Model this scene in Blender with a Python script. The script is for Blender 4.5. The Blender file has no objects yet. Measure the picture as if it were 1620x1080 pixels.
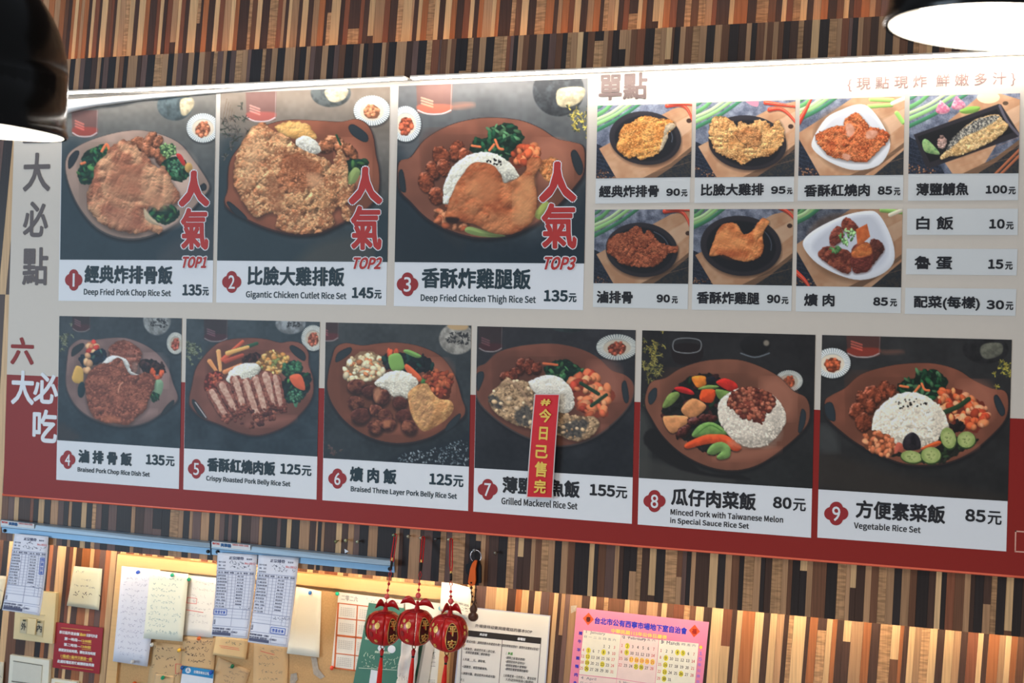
import bpy, math, random, os
import numpy as np
from mathutils import Matrix, Vector
rng = np.random.default_rng(7); random.seed(7)
sc = bpy.context.scene
col = sc.collection
# ---------------------------------------------------------------- camera, lights, exposure
F = 2050.0; D = 2.8; ZC = 1.7
_X = -np.array([-5120-810, 369-540, F]); _X /= np.linalg.norm(_X)
_U = np.array([.021, -1, 0.]); _U[2] = -(_X[0]*_U[0]+_X[1]*_U[1])/_X[2]; _U /= np.linalg.norm(_U)
_Y = np.cross(_U, _X); _Y = _Y if _Y[2] > 0 else -_Y
def P(px, py, d=0.0):
    """point of the plane y=d seen at photo pixel px,py"""
    r = np.array([px-810, py-540, F]); p = r*((D+d)/(r@_Y))
    return Vector((p@_X, d, p@_U+ZC))
def PA(px, py, d=0.0):
    px, py = np.atleast_1d(px).astype(float), np.atleast_1d(py).astype(float)
    r = np.stack([px-810, py-540, np.full(px.shape, F)], -1); p = r*((D+d)/(r@_Y))[:, None]
    return np.stack([p@_X, np.full(px.shape, float(d)), p@_U+ZC], -1).tolist()
def PZ(px, py, depth):
    """point at a distance (along the view axis) for free-standing things"""
    r = np.array([px-810, py-540, F])*(depth/F)
    return Vector((r@_X, r@_Y-D, r@_U+ZC))
def proj(x, y, z):
    """numpy arrays -> photo pixel"""
    a = np.stack([x, y+D, z-ZC], -1)
    c = a@np.stack([_X, _Y, _U])
    return c[..., 0]/c[..., 2]*F+810, c[..., 1]/c[..., 2]*F+540
cam = bpy.data.cameras.new('camera'); cam.sensor_width = 36; cam.lens = F/1620*36; cam.clip_start = .05
co = bpy.data.objects.new('camera', cam); col.objects.link(co); sc.camera = co
co.matrix_world = Matrix(((_X[0], -_X[1], -_X[2], 0), (_Y[0], -_Y[1], -_Y[2], -D), (_U[0], -_U[1], -_U[2], ZC), (0, 0, 0, 1)))
cam.dof.use_dof = True; cam.dof.focus_distance = 2.9; cam.dof.aperture_fstop = 5.0
w = bpy.data.worlds.new('room_air'); sc.world = w; w.use_nodes = True
w.node_tree.nodes['Background'].inputs[0].default_value = (.78, .86, 1, 1)
w.node_tree.nodes['Background'].inputs[1].default_value = .18
def area(name, loc, target, sx, sy, power, rgb):
    l = bpy.data.lights.new(name, 'AREA'); l.shape = 'RECTANGLE'; l.size = sx; l.size_y = sy; l.energy = power; l.color = rgb
    o = bpy.data.objects.new(name, l); col.objects.link(o); o.location = loc
    o.rotation_euler = (Vector(target)-Vector(loc)).to_track_quat('-Z', 'Y').to_euler()
    return o
area('left_cool_fill', (-5.2, -4.6, 1.3), (-1.6, 0, 1.4), 2.6, 2.0, 158, (.68, .85, 1))  # unseen cool source, added at left for brightness and a veil on the menu
area('ceiling_panel_light', (-.4, -3.0, 4.0), (-.5, 0, 1.7), 2.4, 1.2, 37, (1, .93, .84))
area('low_warm_light', (-.2, -1.7, .2), (-.6, .0, 1.1), 2.4, .5, 9, (1, .82, .62))  # broad warm area light from low in front of the wall
for i_, (loc_, pw_) in enumerate([((-1.75, -3.3, 2.75), 5), ((-2.0, -3.3, 2.2), 3)]):   # unseen lights added behind the camera for glints on the left lamp dome
    l_ = bpy.data.lights.new('dome_glint_light', 'POINT'); l_.energy = pw_; l_.shadow_soft_size = .07; l_.color = (1, .93, .84)
    o_ = bpy.data.objects.new('dome_glint_light', l_); col.objects.link(o_); o_.location = loc_
sc.view_settings.view_transform = 'Standard'; sc.view_settings.look = 'None'
sc.view_settings.gamma = 1; sc.view_settings.use_curve_mapping = False
sc.view_settings.exposure = 0.0
# ---------------------------------------------------------------- materials
def lin(c):
    c = np.asarray(c, float)/255
    return np.where(c <= .04045, c/12.92, ((c+.055)/1.055)**2.4)
_m = {}
def mat(name, rgb, rough=.6, metal=0, emit=0, var=.06, scale=60, stretch=(1, 1, 1), gain=1.0, coat=0, bump=0, trans=0, spec=.3):
    key = (name, tuple(rgb), rough, emit)
    if key in _m: return _m[key]
    m = bpy.data.materials.new(name); m.use_nodes = True; nt = m.node_tree; b = nt.nodes['Principled BSDF']
    c = lin(rgb)*gain
    b.inputs['Roughness'].default_value = rough; b.inputs['Metallic'].default_value = metal
    b.inputs['Specular IOR Level'].default_value = spec
    if coat: b.inputs['Coat Weight'].default_value = coat; b.inputs['Coat Roughness'].default_value = .15
    if trans: b.inputs['Transmission Weight'].default_value = trans
    g = nt.nodes.new('ShaderNodeNewGeometry'); mp = nt.nodes.new('ShaderNodeMapping'); mp.inputs['Scale'].default_value = stretch
    n = nt.nodes.new('ShaderNodeTexNoise'); n.inputs['Scale'].default_value = scale; n.inputs['Detail'].default_value = 3
    nt.links.new(g.outputs['Position'], mp.inputs['Vector']); nt.links.new(mp.outputs[0], n.inputs['Vector'])
    r = nt.nodes.new('ShaderNodeMix'); r.data_type = 'RGBA'
    r.inputs[6].default_value = (*(c*(1-var)), 1); r.inputs[7].default_value = (*np.minimum(c*(1+var), 1), 1)
    nt.links.new(n.outputs['Fac'], r.inputs[0]); nt.links.new(r.outputs[2], b.inputs['Base Color'])
    if bump:
        bp = nt.nodes.new('ShaderNodeBump'); bp.inputs['Strength'].default_value = bump; bp.inputs['Distance'].default_value = .002
        nt.links.new(n.outputs['Fac'], bp.inputs['Height']); nt.links.new(bp.outputs[0], b.inputs['Normal'])
    if emit:
        b.inputs['Emission Color'].default_value = (*c, 1); b.inputs['Emission Strength'].default_value = emit
    _m[key] = m
    return m
def wood(name, rgb, weave=False):
    m = bpy.data.materials.new(name); m.use_nodes = True; nt = m.node_tree; b = nt.nodes['Principled BSDF']; L = nt.links.new
    b.inputs['Roughness'].default_value = .4; b.inputs['Specular IOR Level'].default_value = .25
    g = nt.nodes.new('ShaderNodeNewGeometry'); oi = nt.nodes.new('ShaderNodeObjectInfo')
    mp = nt.nodes.new('ShaderNodeMapping'); mp.inputs['Scale'].default_value = (260, 1, 7)
    n = nt.nodes.new('ShaderNodeTexNoise'); n.inputs['Scale'].default_value = 1; n.inputs['Detail'].default_value = 4
    L(g.outputs['Position'], mp.inputs['Vector']); L(mp.outputs[0], n.inputs['Vector'])
    cr = nt.nodes.new('ShaderNodeMapRange'); cr.inputs[1].default_value = .3; cr.inputs[2].default_value = .7; cr.inputs[3].default_value = .8; cr.inputs[4].default_value = 1.18
    L(n.outputs['Fac'], cr.inputs[0])
    r2 = nt.nodes.new('ShaderNodeMapRange'); r2.inputs[3].default_value = .85; r2.inputs[4].default_value = 1.17
    L(oi.outputs['Random'], r2.inputs[0])
    mu = nt.nodes.new('ShaderNodeMath'); mu.operation = 'MULTIPLY'; L(cr.outputs[0], mu.inputs[0]); L(r2.outputs[0], mu.inputs[1])
    out = mu.outputs[0]
    if weave:
        mw = nt.nodes.new('ShaderNodeMapping'); mw.inputs['Scale'].default_value = (35, 1, 190)
        nw = nt.nodes.new('ShaderNodeTexNoise'); nw.inputs['Scale'].default_value = 1; nw.inputs['Detail'].default_value = 1
        L(g.outputs['Position'], mw.inputs['Vector']); L(mw.outputs[0], nw.inputs['Vector'])
        c2 = nt.nodes.new('ShaderNodeMapRange'); c2.inputs[1].default_value = .38; c2.inputs[2].default_value = .6; c2.inputs[3].default_value = .7; c2.inputs[4].default_value = 1.12
        L(nw.outputs['Fac'], c2.inputs[0]); m3 = nt.nodes.new('ShaderNodeMath'); m3.operation = 'MULTIPLY'
        L(out, m3.inputs[0]); L(c2.outputs[0], m3.inputs[1]); out = m3.outputs[0]
    vm = nt.nodes.new('ShaderNodeVectorMath'); vm.operation = 'SCALE'; vm.inputs[0].default_value = lin(rgb); L(out, vm.inputs['Scale'])
    L(vm.outputs[0], b.inputs['Base Color'])
    return m
WOOD = {k: wood('wood_'+n, c, k in 'Hh') for k, n, c in [
    ('L', 'maple', (200, 164, 122)), ('T', 'tan', (166, 128, 96)), ('O', 'orange', (158, 98, 62)), ('B', 'brown', (104, 70, 52)),
    ('R', 'reddish', (122, 74, 54)), ('D', 'dark', (70, 50, 43)), ('K', 'charcoal', (42, 36, 37)), ('H', 'woven', (172, 132, 96)), ('M', 'mauve', (100, 76, 70))]}
WHITE = mat('printed_white', (222, 226, 232), .5, var=.01)
BLACK = mat('printed_black', (34, 36, 42), .5, var=.02)
TEAL = mat('printed_blue_black', (32, 52, 62), .5, var=.02)
RED = mat('printed_red', (138, 30, 25), .5, var=.03)
# ---------------------------------------------------------------- mesh helpers
def link(name, me, m=None, parent=None):
    o = bpy.data.objects.new(name, me); col.objects.link(o)
    if m is not None: me.materials.append(m)
    if parent is not None: o.parent = parent
    return o
def thing(name, label, cat, group=None, loc=(0, 0, 0)):
    o = bpy.data.objects.new(name, None); col.objects.link(o); o.empty_display_size = .02
    return tag(o, label, cat, group)
def tag(o, label, cat, group=None, kind=None):
    o['label'] = label; o['category'] = cat
    if group: o['group'] = group
    if kind: o['kind'] = kind
    return o
def rawmesh(name, V, Fc, smooth=False):
    me = bpy.data.meshes.new(name); me.from_pydata([tuple(v) for v in V], [], Fc); me.update()
    if smooth: me.polygons.foreach_set('use_smooth', [True]*len(me.polygons))
    return me
def bil(q, u, v):
    (ax, ay), (bx, by), (cx, cy), (dx, dy) = q   # TL TR BR BL
    return ((1-v)*((1-u)*ax+u*bx)+v*((1-u)*dx+u*cx), (1-v)*((1-u)*ay+u*by)+v*((1-u)*dy+u*cy))
def slab(name, q, d, th, m, parent=None, nx=1, ny=1, bend=None, smooth=False):
    """sheet whose front face fills photo quad q on plane y=d, thickness th behind it, bend(u,v)->offset towards the room"""
    V = []; Fc = []
    for s in (0, 1):
        for j in range(ny+1):
            for i in range(nx+1):
                u, v = i/nx, j/ny; x, y = bil(q, u, v); p = P(x, y, d)
                p.y += (th if s else 0)-(bend(u, v) if bend else 0); V.append(p)
    N = (nx+1)*(ny+1); W = nx+1
    for j in range(ny):
        for i in range(nx):
            a = j*W+i; Fc.append((a, a+W, a+W+1, a+1)); Fc.append((N+a, N+a+1, N+a+W+1, N+a+W))
    ring = [i for i in range(W)]+[j*W+nx for j in range(1, ny+1)]+[ny*W+i for i in range(nx-1, -1, -1)]+[j*W for j in range(ny-1, 0, -1)]
    for k in range(len(ring)):
        a, b = ring[k], ring[(k+1) % len(ring)]; Fc.append((a, b, N+b, N+a))
    return link(name, rawmesh(name, V, Fc, smooth), m, parent)
def polyslab(name, pts, d, th, m, parent=None):
    V = [P(x, y, d) for x, y in pts]; n = len(V); V += [v+Vector((0, th, 0)) for v in V]
    Fc = [tuple(range(n))[::-1], tuple(range(n, 2*n))]+[(i, (i+1) % n, n+(i+1) % n, n+i) for i in range(n)]
    return link(name, rawmesh(name, V, Fc), m, parent)
class MB:
    def __init__(s): s.V = []; s.F = []
    def add(s, V, Fc): k = len(s.V); s.V += [tuple(v) for v in V]; s.F += [tuple(i+k for i in f) for f in Fc]
    def box(s, a, b):
        x0, y0, z0 = a; x1, y1, z1 = b
        s.add([(x0, y0, z0), (x1, y0, z0), (x1, y1, z0), (x0, y1, z0), (x0, y0, z1), (x1, y0, z1), (x1, y1, z1), (x0, y1, z1)],
              [(0, 1, 5, 4), (1, 2, 6, 5), (2, 3, 7, 6), (3, 0, 4, 7), (4, 5, 6, 7), (3, 2, 1, 0)])
    def hexa(s, q, d, th):
        V = [P(x, y, d) for x, y in q]; V += [v+Vector((0, th, 0)) for v in V]
        s.add(V, [(0, 3, 2, 1), (4, 5, 6, 7), (0, 1, 5, 4), (1, 2, 6, 5), (2, 3, 7, 6), (3, 0, 4, 7)])
    def tube(s, pts, r, n=8, close=False):
        pts = [Vector(p) for p in pts]; rs = r if hasattr(r, '__len__') else [r]*len(pts); V = []; L = len(pts)
        for i, p in enumerate(pts):
            a = pts[(i-1) % L] if close else pts[max(i-1, 0)]; b = pts[(i+1) % L] if close else pts[min(i+1, L-1)]
            t = (b-a).normalized(); up = Vector((0, 1, 0)) if abs(t.y) < .9 else Vector((1, 0, 0))
            e = t.cross(up).normalized(); g = t.cross(e)
            for k in range(n):
                th = 2*math.pi*k/n; V.append(p+(e*math.cos(th)+g*math.sin(th))*rs[i])
        Fc = []
        for i in range(L if close else L-1):
            for k in range(n):
                a = i*n+k; b = i*n+(k+1) % n; j = ((i+1) % L)*n
                Fc.append((a, b, j+(k+1) % n, j+k))
        if not close: Fc += [tuple(range(n))[::-1], tuple((L-1)*n+k for k in range(n))]
        s.add(V, Fc)
    def lathe(s, prof, c, axis=Vector((0, 0, 1)), n=20, a0=0, a1=2*math.pi):
        """prof: (r, h) along axis from centre c"""
        axis = Vector(axis).normalized(); e = axis.cross(Vector((0, 1, 0)) if abs(axis.y) < .9 else Vector((1, 0, 0))).normalized(); g = axis.cross(e)
        c = Vector(c); full = abs(a1-a0-2*math.pi) < 1e-6; m = n if full else n+1; V = []; Fc = []
        for r, h in prof:
            for k in range(m):
                th = a0+(a1-a0)*k/n; V.append(c+axis*h+(e*math.cos(th)+g*math.sin(th))*max(r, 1e-5))
        for i in range(len(prof)-1):
            for k in range(n):
                k2 = (k+1) % m; Fc.append((i*m+k, i*m+k2, (i+1)*m+k2, (i+1)*m+k))
        s.add(V, Fc)
    def build(s, name, m, parent=None, smooth=False):
        return link(name, rawmesh(name, s.V, s.F, smooth), m, parent)
# ---------------------------------------------------------------- lettering
FONT = None
try:
    FONT = bpy.data.fonts.load(os.path.join(bpy.utils.system_resource('DATAFILES'), 'fonts', 'Noto Sans CJK Regular.woff2'))
except Exception:
    pass
_t = {}
def glyphs(s, serif=False, sp=1.0):
    k = (s, serif, sp)
    if k not in _t:
        c = bpy.data.curves.new('lettering', 'FONT'); c.body = s; c.size = 1; c.space_character = sp; c.resolution_u = 3
        if FONT and not serif and s.isascii(): c.font = FONT
        o = bpy.data.objects.new('lettering', c); e = o; me = e.to_mesh()
        V = np.empty(len(me.vertices)*3); me.vertices.foreach_get('co', V); V = V.reshape(-1, 3)[:, :2]
        Fc = [tuple(p.vertices) for p in me.polygons]; e.to_mesh_clear()
        bpy.data.objects.remove(o); bpy.data.curves.remove(c)
        if len(V): V = (V-V.min(0))/(np.ptp(V, 0)+1e-9)
        _t[k] = (V, Fc)
    return _t[k]
def text(name, s, q, d, m, parent=None, bold=0, serif=False, shear=0, n=6, sp=1.0):
    """lettering whose ink box fills photo quad q (TL TR BR BL) on plane y=d; bold in photo pixels"""
    V, Fc = glyphs(s, serif, sp)
    if not len(V): return None
    h = math.dist(q[0], q[3]); wd = math.dist(q[0], q[1]); AV = []; AF = []
    offs = [(0, 0)]+([(bold*math.cos(t), bold*math.sin(t)) for t in [2*math.pi*(i+.5)/n for i in range(n)]] if bold else [])
    bx, by = 2*bold/wd, 2*bold/h
    for k, (ox, oy) in enumerate(offs):
        u = V[:, 0]*(1-bx)+bx/2+ox/wd; v = (1-V[:, 1])*(1-by)+by/2+oy/h
        if shear: u = u*(1-shear)+shear*(1-v)
        b = len(AV); AV += PA(*bil(q, u, v), d-.00002*k)
        AF += [tuple(i+b for i in f) for f in Fc]
    return link(name, rawmesh(name, AV, AF), m, parent)
def vps(x, y): return (y-369)/(x+5120)
def box(o, s, xl, yt, xr, yb, lean=-.02):
    """zoom-crop box -> photo quad following the wall's perspective"""
    x0, y0, x1, y1 = o[0]+xl/s, o[1]+yt/s, o[0]+xr/s, o[1]+yb/s; h = y1-y0; k0, k1 = vps(x0, y0), vps(x0, y1)
    return [(x0-lean*h/2, y0), (x1-lean*h/2, y0+k0*(x1-x0)), (x1+lean*h/2, y1+k1*(x1-x0)), (x0+lean*h/2, y1)]
def Z(o, s, *pts): return [(o[0]+x/s, o[1]+y/s) for x, y in pts]
# ---------------------------------------------------------------- printed food pictures (flat print, painted as vertex colours; cool haze mixed into the left ones)
def vnoise(h, w, cell, seed):
    r = np.random.default_rng(seed); gh, gw = int(h/cell)+3, int(w/cell)+3; g = r.random((gh, gw))
    y = np.arange(h)/cell; x = np.arange(w)/cell; yi = y.astype(int); xi = x.astype(int); fy = y-yi; fx = x-xi
    fy = (fy*fy*(3-2*fy))[:, None]; fx = (fx*fx*(3-2*fx))[None]
    a = g[yi][:, xi]; b = g[yi][:, xi+1]; c = g[yi+1][:, xi]; e = g[yi+1][:, xi+1]
    return (a*(1-fx)+b*fx)*(1-fy)+(c*(1-fx)+e*fx)*fy-.5
class Pic:
    def __init__(s, o, sc_, bb, k=1.5):
        s.o, s.s, s.x0, s.y0 = o, sc_, bb[0], bb[1]; s.k = k/sc_
        s.W = int((bb[2]-bb[0])*s.k)+2; s.H = int((bb[3]-bb[1])*s.k)+2; s.a = np.zeros((s.H, s.W, 3)); s.sd = int(bb[0]*7+bb[1]*3+o[0])
    def bil_(s, h, w, cell, cell0=None):
        """rounded lumps with creases, on a rotated lattice"""
        s.sd += 1; c = max(cell*s.k, 1.2); rg = np.random.default_rng(s.sd); th = rg.uniform(0, 3); g = rg.random((128, 128))
        Y, X = np.mgrid[0:h, 0:w]; u = (X*math.cos(th)+Y*math.sin(th))/c+40; v = (-X*math.sin(th)+Y*math.cos(th))/c+40
        ui = np.floor(u).astype(int); vi = np.floor(v).astype(int); fu = u-ui; fv = v-vi; fu = fu*fu*(3-2*fu); fv = fv*fv*(3-2*fv); G = lambda p, q: g[(vi+q) % 128, (ui+p) % 128]
        n = (G(0, 0)*(1-fu)+G(1, 0)*fu)*(1-fv)+(G(0, 1)*(1-fu)+G(1, 1)*fu)*fv-.5
        return np.sqrt(n*n*4+.01)*1.5
    def ns(s, h, w, cell): s.sd += 1; return vnoise(h, w, max(cell*s.k, .8), s.sd)
    def bg(s, top, bot, var=14, cell=60):
        t = np.linspace(0, 1, s.H)[:, None, None]; s.a[:] = np.array(top, float)*(1-t)+np.array(bot, float)*t
        s.a += (s.ns(s.H, s.W, cell)*var+s.ns(s.H, s.W, cell/5)*var*.5)[..., None]
    def win(s, x0, y0, x1, y1):
        i0 = max(int((x0-s.x0)*s.k), 0); i1 = min(int((x1-s.x0)*s.k)+2, s.W); j0 = max(int((y0-s.y0)*s.k), 0); j1 = min(int((y1-s.y0)*s.k)+2, s.H)
        if i1-i0 < 1 or j1-j0 < 1: return None
        X = (np.arange(i0, i1)+.5)/s.k+s.x0; Y = (np.arange(j0, j1)+.5)/s.k+s.y0
        return i0, i1, j0, j1, *np.meshgrid(X, Y)
    def comp(s, w_, mk, c):
        i0, i1, j0, j1 = w_[:4]; mk = mk[..., None]; s.a[j0:j1, i0:i1] = s.a[j0:j1, i0:i1]*(1-mk)+np.clip(c, 0, 255)*mk
    def shade(s, Hh, st):
        gy, gx = np.gradient(Hh*s.k); return np.clip(1+np.tanh((gx*.35+gy*.8)*st*.9)*.62, .3, 1.6)
    def sdf(s, pts, X, Y):
        p = np.array(pts, float); q = np.roll(p, -1, 0); dmin = np.full(X.shape, 1e9); ins = np.zeros(X.shape, bool)
        for (ax, ay), (bx, by) in zip(p, q):
            ex, ey = bx-ax, by-ay; t = np.clip(((X-ax)*ex+(Y-ay)*ey)/(ex*ex+ey*ey+1e-9), 0, 1)
            dmin = np.minimum(dmin, (X-ax-t*ex)**2+(Y-ay-t*ey)**2)
            c = ((ay > Y) != (by > Y)); xx = ax+(Y-ay)*ex/(ey if abs(ey) > 1e-9 else 1e-9); ins ^= c & (X < xx)
        return np.where(ins, 1, -1)*np.sqrt(dmin)
    def smooth(s, pts, n=4):
        p = np.array(pts, float); out = []; L = len(p)
        for i in range(L):
            a, b, c, e = p[i-1], p[i], p[(i+1) % L], p[(i+2) % L]
            for t in np.arange(n)/n: out.append(.5*(2*b+(c-a)*t+(2*a-5*b+4*c-e)*t*t+(3*b-a-3*c+e)*t**3))
        return out
    def blob(s, pts, c, c2=None, edge=0, ec=12, bump=0, bc=10, dome=0, dw=20, st=1.0, soft=1, alpha=1, sm=True, cell=25, gloss=0, rim=0):
        if sm: pts = s.smooth(pts)
        xs = [p[0] for p in pts]; ys = [p[1] for p in pts]; w_ = s.win(min(xs)-edge-2, min(ys)-edge-2, max(xs)+edge+2, max(ys)+edge+2)
        if not w_: return
        X, Y = w_[4:]; h, w = X.shape
        if edge: X = X+s.ns(h, w, ec)*2*edge; Y = Y+s.ns(h, w, ec)*2*edge
        sd = s.sdf(pts, X, Y); mk = np.clip(sd*s.k/soft+.5, 0, 1)*alpha
        Hh = dome*dw*(1-np.exp(-np.maximum(sd, 0)/dw))
        if bump: Hh = Hh+bump*bc*(.42*s.bil_(h, w, bc*1.5)+.2*s.bil_(h, w, bc*.75)+1.7*s.bil_(h, w, bc*4.5)-.0)*.85
        sh = s.shade(Hh, st); C = np.array(c, float)*np.ones((h, w, 1))
        if c2 is not None: t = np.clip(s.ns(h, w, cell)*1.6+s.ns(h, w, cell/3)*.8+.5, 0, 1)[..., None]; C = C*(1-t)+np.array(c2, float)*t
        C = C*sh[..., None]
        if gloss: C = C+gloss*np.clip(sh-1.25, 0, 1)[..., None]*200
        if rim: C = C*(1-rim*np.exp(-np.maximum(sd, 0)/(dw*.4)))[..., None]
        s.comp(w_, mk, C)
    def ell(s, cx, cy, rx, ry, c, rot=0, **k):
        r = math.radians(rot); s.blob([(cx+rx*math.cos(t)*math.cos(r)-ry*math.sin(t)*math.sin(r), cy+rx*math.cos(t)*math.sin(r)+ry*math.sin(t)*math.cos(r))
                                       for t in np.linspace(0, 2*math.pi, 13)[:-1]], c, **k)
    def line(s, pts, w0, c, w1=None, sm=True, rnd=.5, alpha=1):
        w1 = w0 if w1 is None else w1; p = [np.array(q, float) for q in pts]
        if sm and len(p) > 2:
            o = []; L = len(p)
            for i in range(L-1):
                a, b, cc, e = p[max(i-1, 0)], p[i], p[i+1], p[min(i+2, L-1)]
                for t in np.arange(4)/4: o.append(.5*(2*b+(cc-a)*t+(2*a-5*b+4*cc-e)*t*t+(3*b-a-3*cc+e)*t**3))
            p = o+[p[-1]]
        mw = max(w0, w1); w_ = s.win(min(q[0] for q in p)-mw-2, min(q[1] for q in p)-mw-2, max(q[0] for q in p)+mw+2, max(q[1] for q in p)+mw+2)
        if not w_: return
        X, Y = w_[4:]; best = np.full(X.shape, 1e9); side = np.zeros(X.shape); n = len(p)-1
        for i in range(n):
            e = p[i+1]-p[i]; t = np.clip(((X-p[i][0])*e[0]+(Y-p[i][1])*e[1])/(e@e+1e-9), 0, 1)
            dx, dy = X-p[i][0]-t*e[0], Y-p[i][1]-t*e[1]; wd = w0+(w1-w0)*(i+t)/n; r = np.sqrt(dx*dx+dy*dy)/wd
            u = r < best; best = np.where(u, r, best); side = np.where(u, (dx*.35+dy*.8)/wd, side)
        s.comp(w_, np.clip((1-best)*mw*s.k+.5, 0, 1)*alpha, np.array(c, float)*(1-side*rnd*.6+.1)[..., None])
    def bits(s, n, pts, r, cols, asp=.6, seed=1, jit=.15, rot=None, edge=.35, lit=.38):
        """many small shaded morsels inside a polygon, back ones first"""
        rg = np.random.default_rng(seed); xs = [p[0] for p in pts]; ys = [p[1] for p in pts]; L = []; g = 0
        P_ = np.array(pts); Q_ = np.roll(P_, -1, 0)
        while len(L) < n and g < n*20:
            g += 1; x, y = rg.uniform(min(xs), max(xs)), rg.uniform(min(ys), max(ys)); ins = False
            for (ax, ay), (bx, by) in zip(P_, Q_):
                if (ay > y) != (by > y) and x < ax+(y-ay)*(bx-ax)/(by-ay+1e-9): ins = not ins
            if ins: L.append((y, x))
        L.sort()
        for y, x in L:
            R = rg.uniform(*r); A = R*rg.uniform(asp, min(1, asp+.3)); th = rg.uniform(0, 3.14) if rot is None else rot+rg.uniform(-.3, .3)
            c = np.array(cols[rg.integers(len(cols))], float)*(1+rg.uniform(-jit, jit)); w_ = s.win(x-R-1, y-R-1, x+R+1, y+R+1)
            if not w_: continue
            X, Y = w_[4:]; dx, dy = X-x, Y-y; u = (dx*math.cos(th)+dy*math.sin(th))/R; v = (-dx*math.sin(th)+dy*math.cos(th))/A
            rr = u*u+v*v; up = (-dx*.3-dy)/R
            s.comp(w_, np.clip((1-rr)*R*s.k*.6+.3, 0, 1), c*(1.06+lit*up-edge*rr)[..., None])
    # ---- composite motifs
    def pan(s, pts, c, hole=[], rimc=None, dark=None):
        s.blob([(x+3, y+9) for x, y in pts], dark or (14, 16, 20), soft=10, alpha=.8)
        s.blob(pts, rimc or (40, 30, 30), dome=0); cx = np.mean([p[0] for p in pts]); cy = np.mean([p[1] for p in pts])
        s.blob([(cx+(x-cx)*.985, cy-3+(y-cy)*.98) for x, y in pts], c, c2=tuple(v*.86 for v in c), cell=120, dome=.35, dw=40, st=.5)
        x0, x1 = min(q[0] for q in pts), max(q[0] for q in pts); y0, y1 = min(q[1] for q in pts), max(q[1] for q in pts); mx, my = (x1-x0)/2, (y1-y0)/2
        s.ell(cx-mx*.15, cy-my*.05, mx*.62, my*.6, tuple(v*.62 for v in c), soft=46, alpha=.55); s.ell(cx-mx*.5, cy-my*.35, mx*.3, my*.4, tuple(v*.72 for v in c), 30, soft=40, alpha=.5)
        s.ell(cx+mx*.62, cy-my*.2, mx*.22, my*.42, tuple(min(v*1.3+14, 255) for v in c), -25, soft=34, alpha=.55); s.ell(cx+mx*.25, cy+my*.78, mx*.42, my*.1, tuple(min(v*1.22+8, 255) for v in c), -8, soft=20, alpha=.55)
        for hp in hole: s.blob(hp, (38, 46, 52), rim=.4, dw=6)
    def fried(s, pts, c=(196, 138, 96), c2=(158, 98, 62), bump=1.1, bc=9, edge=5, st=.9, sh=True):
        if sh: s.blob([(x+2, y+9) for x, y in pts], (25, 18, 16), soft=12, alpha=.55)
        s.blob(pts, c, c2=c2, edge=edge, ec=14, bump=bump, bc=bc, dome=.5, dw=16, st=st, cell=45, gloss=.12, rim=.25)
        if bump >= .8:
            xs = [q[0] for q in pts]; ys = [q[1] for q in pts]; r = bc*.85
            ar = .5*abs(sum(xs[i-1]*ys[i]-xs[i]*ys[i-1] for i in range(len(xs)))); cx, cy = sum(xs)/len(xs), sum(ys)/len(ys)
            s.bits(int(ar/(r*r*3.2)), [(cx+(x-cx)*.97, cy+(y-cy)*.97) for x, y in pts], (r*.45, r*1.15), [c, c, c2, tuple(min(v*1.12, 250) for v in c), tuple(v*.92 for v in c2)], asp=.55, seed=int(cx), jit=.05, edge=.2, lit=.2)
    def rice(s, pts, c=(226, 222, 208), seed=3, n=500, r=(3.5, 6), sh=True):
        if sh: s.blob([(x, y+5) for x, y in pts], (30, 24, 20), soft=8, alpha=.4)
        s.blob(pts, tuple(v*.93 for v in c), edge=3, bump=.4, bc=8, dome=.7, dw=34)
        s.bits(n, pts, r, [c, tuple(v*.93 for v in c), tuple(min(v*1.06, 250) for v in c)], asp=.4, seed=seed, jit=.03, edge=.09, lit=.09)
        s.blob([(x, y) for x, y in pts], tuple(v*.6 for v in c), soft=1, alpha=.0)
        mx_ = max(q[0] for q in pts); my_ = max(q[1] for q in pts); w_ = mx_-min(q[0] for q in pts); h_ = my_-min(q[1] for q in pts)
        s.ell(mx_-w_*.5, my_-h_*.08, w_*.36, h_*.08, tuple(v*.7 for v in c), soft=18, alpha=.45); s.ell(mx_-w_*.12, my_-h_*.4, w_*.08, h_*.28, tuple(v*.74 for v in c), soft=18, alpha=.4)
    def greens(s, pts, n=40, seed=2, dark=(18, 48, 38), c=[(34, 88, 56), (22, 66, 46), (70, 118, 66)], r=(10, 22)):
        s.blob(pts, dark, edge=6, ec=12, bump=.8, bc=10); s.bits(n, pts, r, c, asp=.25, seed=seed, jit=.25)
    def glass(s, cx, top, by, rw, liq, bright=1.0):
        s.blob([(cx-rw, top), (cx+rw, top), (cx+rw*.93, by-12), (cx, by), (cx-rw*.93, by-12)], tuple(np.array(liq)*.45+32*bright), soft=2, sm=False, alpha=.7)
        s.blob([(cx-rw*.85, by-45), (cx+rw*.85, by-45), (cx+rw*.8, by-16), (cx, by-8), (cx-rw*.8, by-16)], liq, soft=5, alpha=.8)
        s.line([(cx-rw*.9, by-22), (cx-rw*.4, by-7), (cx+rw*.4, by-7), (cx+rw*.9, by-22)], 3, (190*bright, 185*bright, 185*bright), alpha=.75)
        s.line([(cx+rw*.95, top), (cx+rw*.9, by-25)], 1.6, (150*bright, 145*bright, 145*bright), alpha=.5)
        for i in range(3): s.line([(cx-rw*.7, by-75+i*12), (cx-rw*.1, by-60+i*12)], 4, tuple(np.minimum(np.array(liq)*1.5+25, 255)), alpha=.5)
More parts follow.
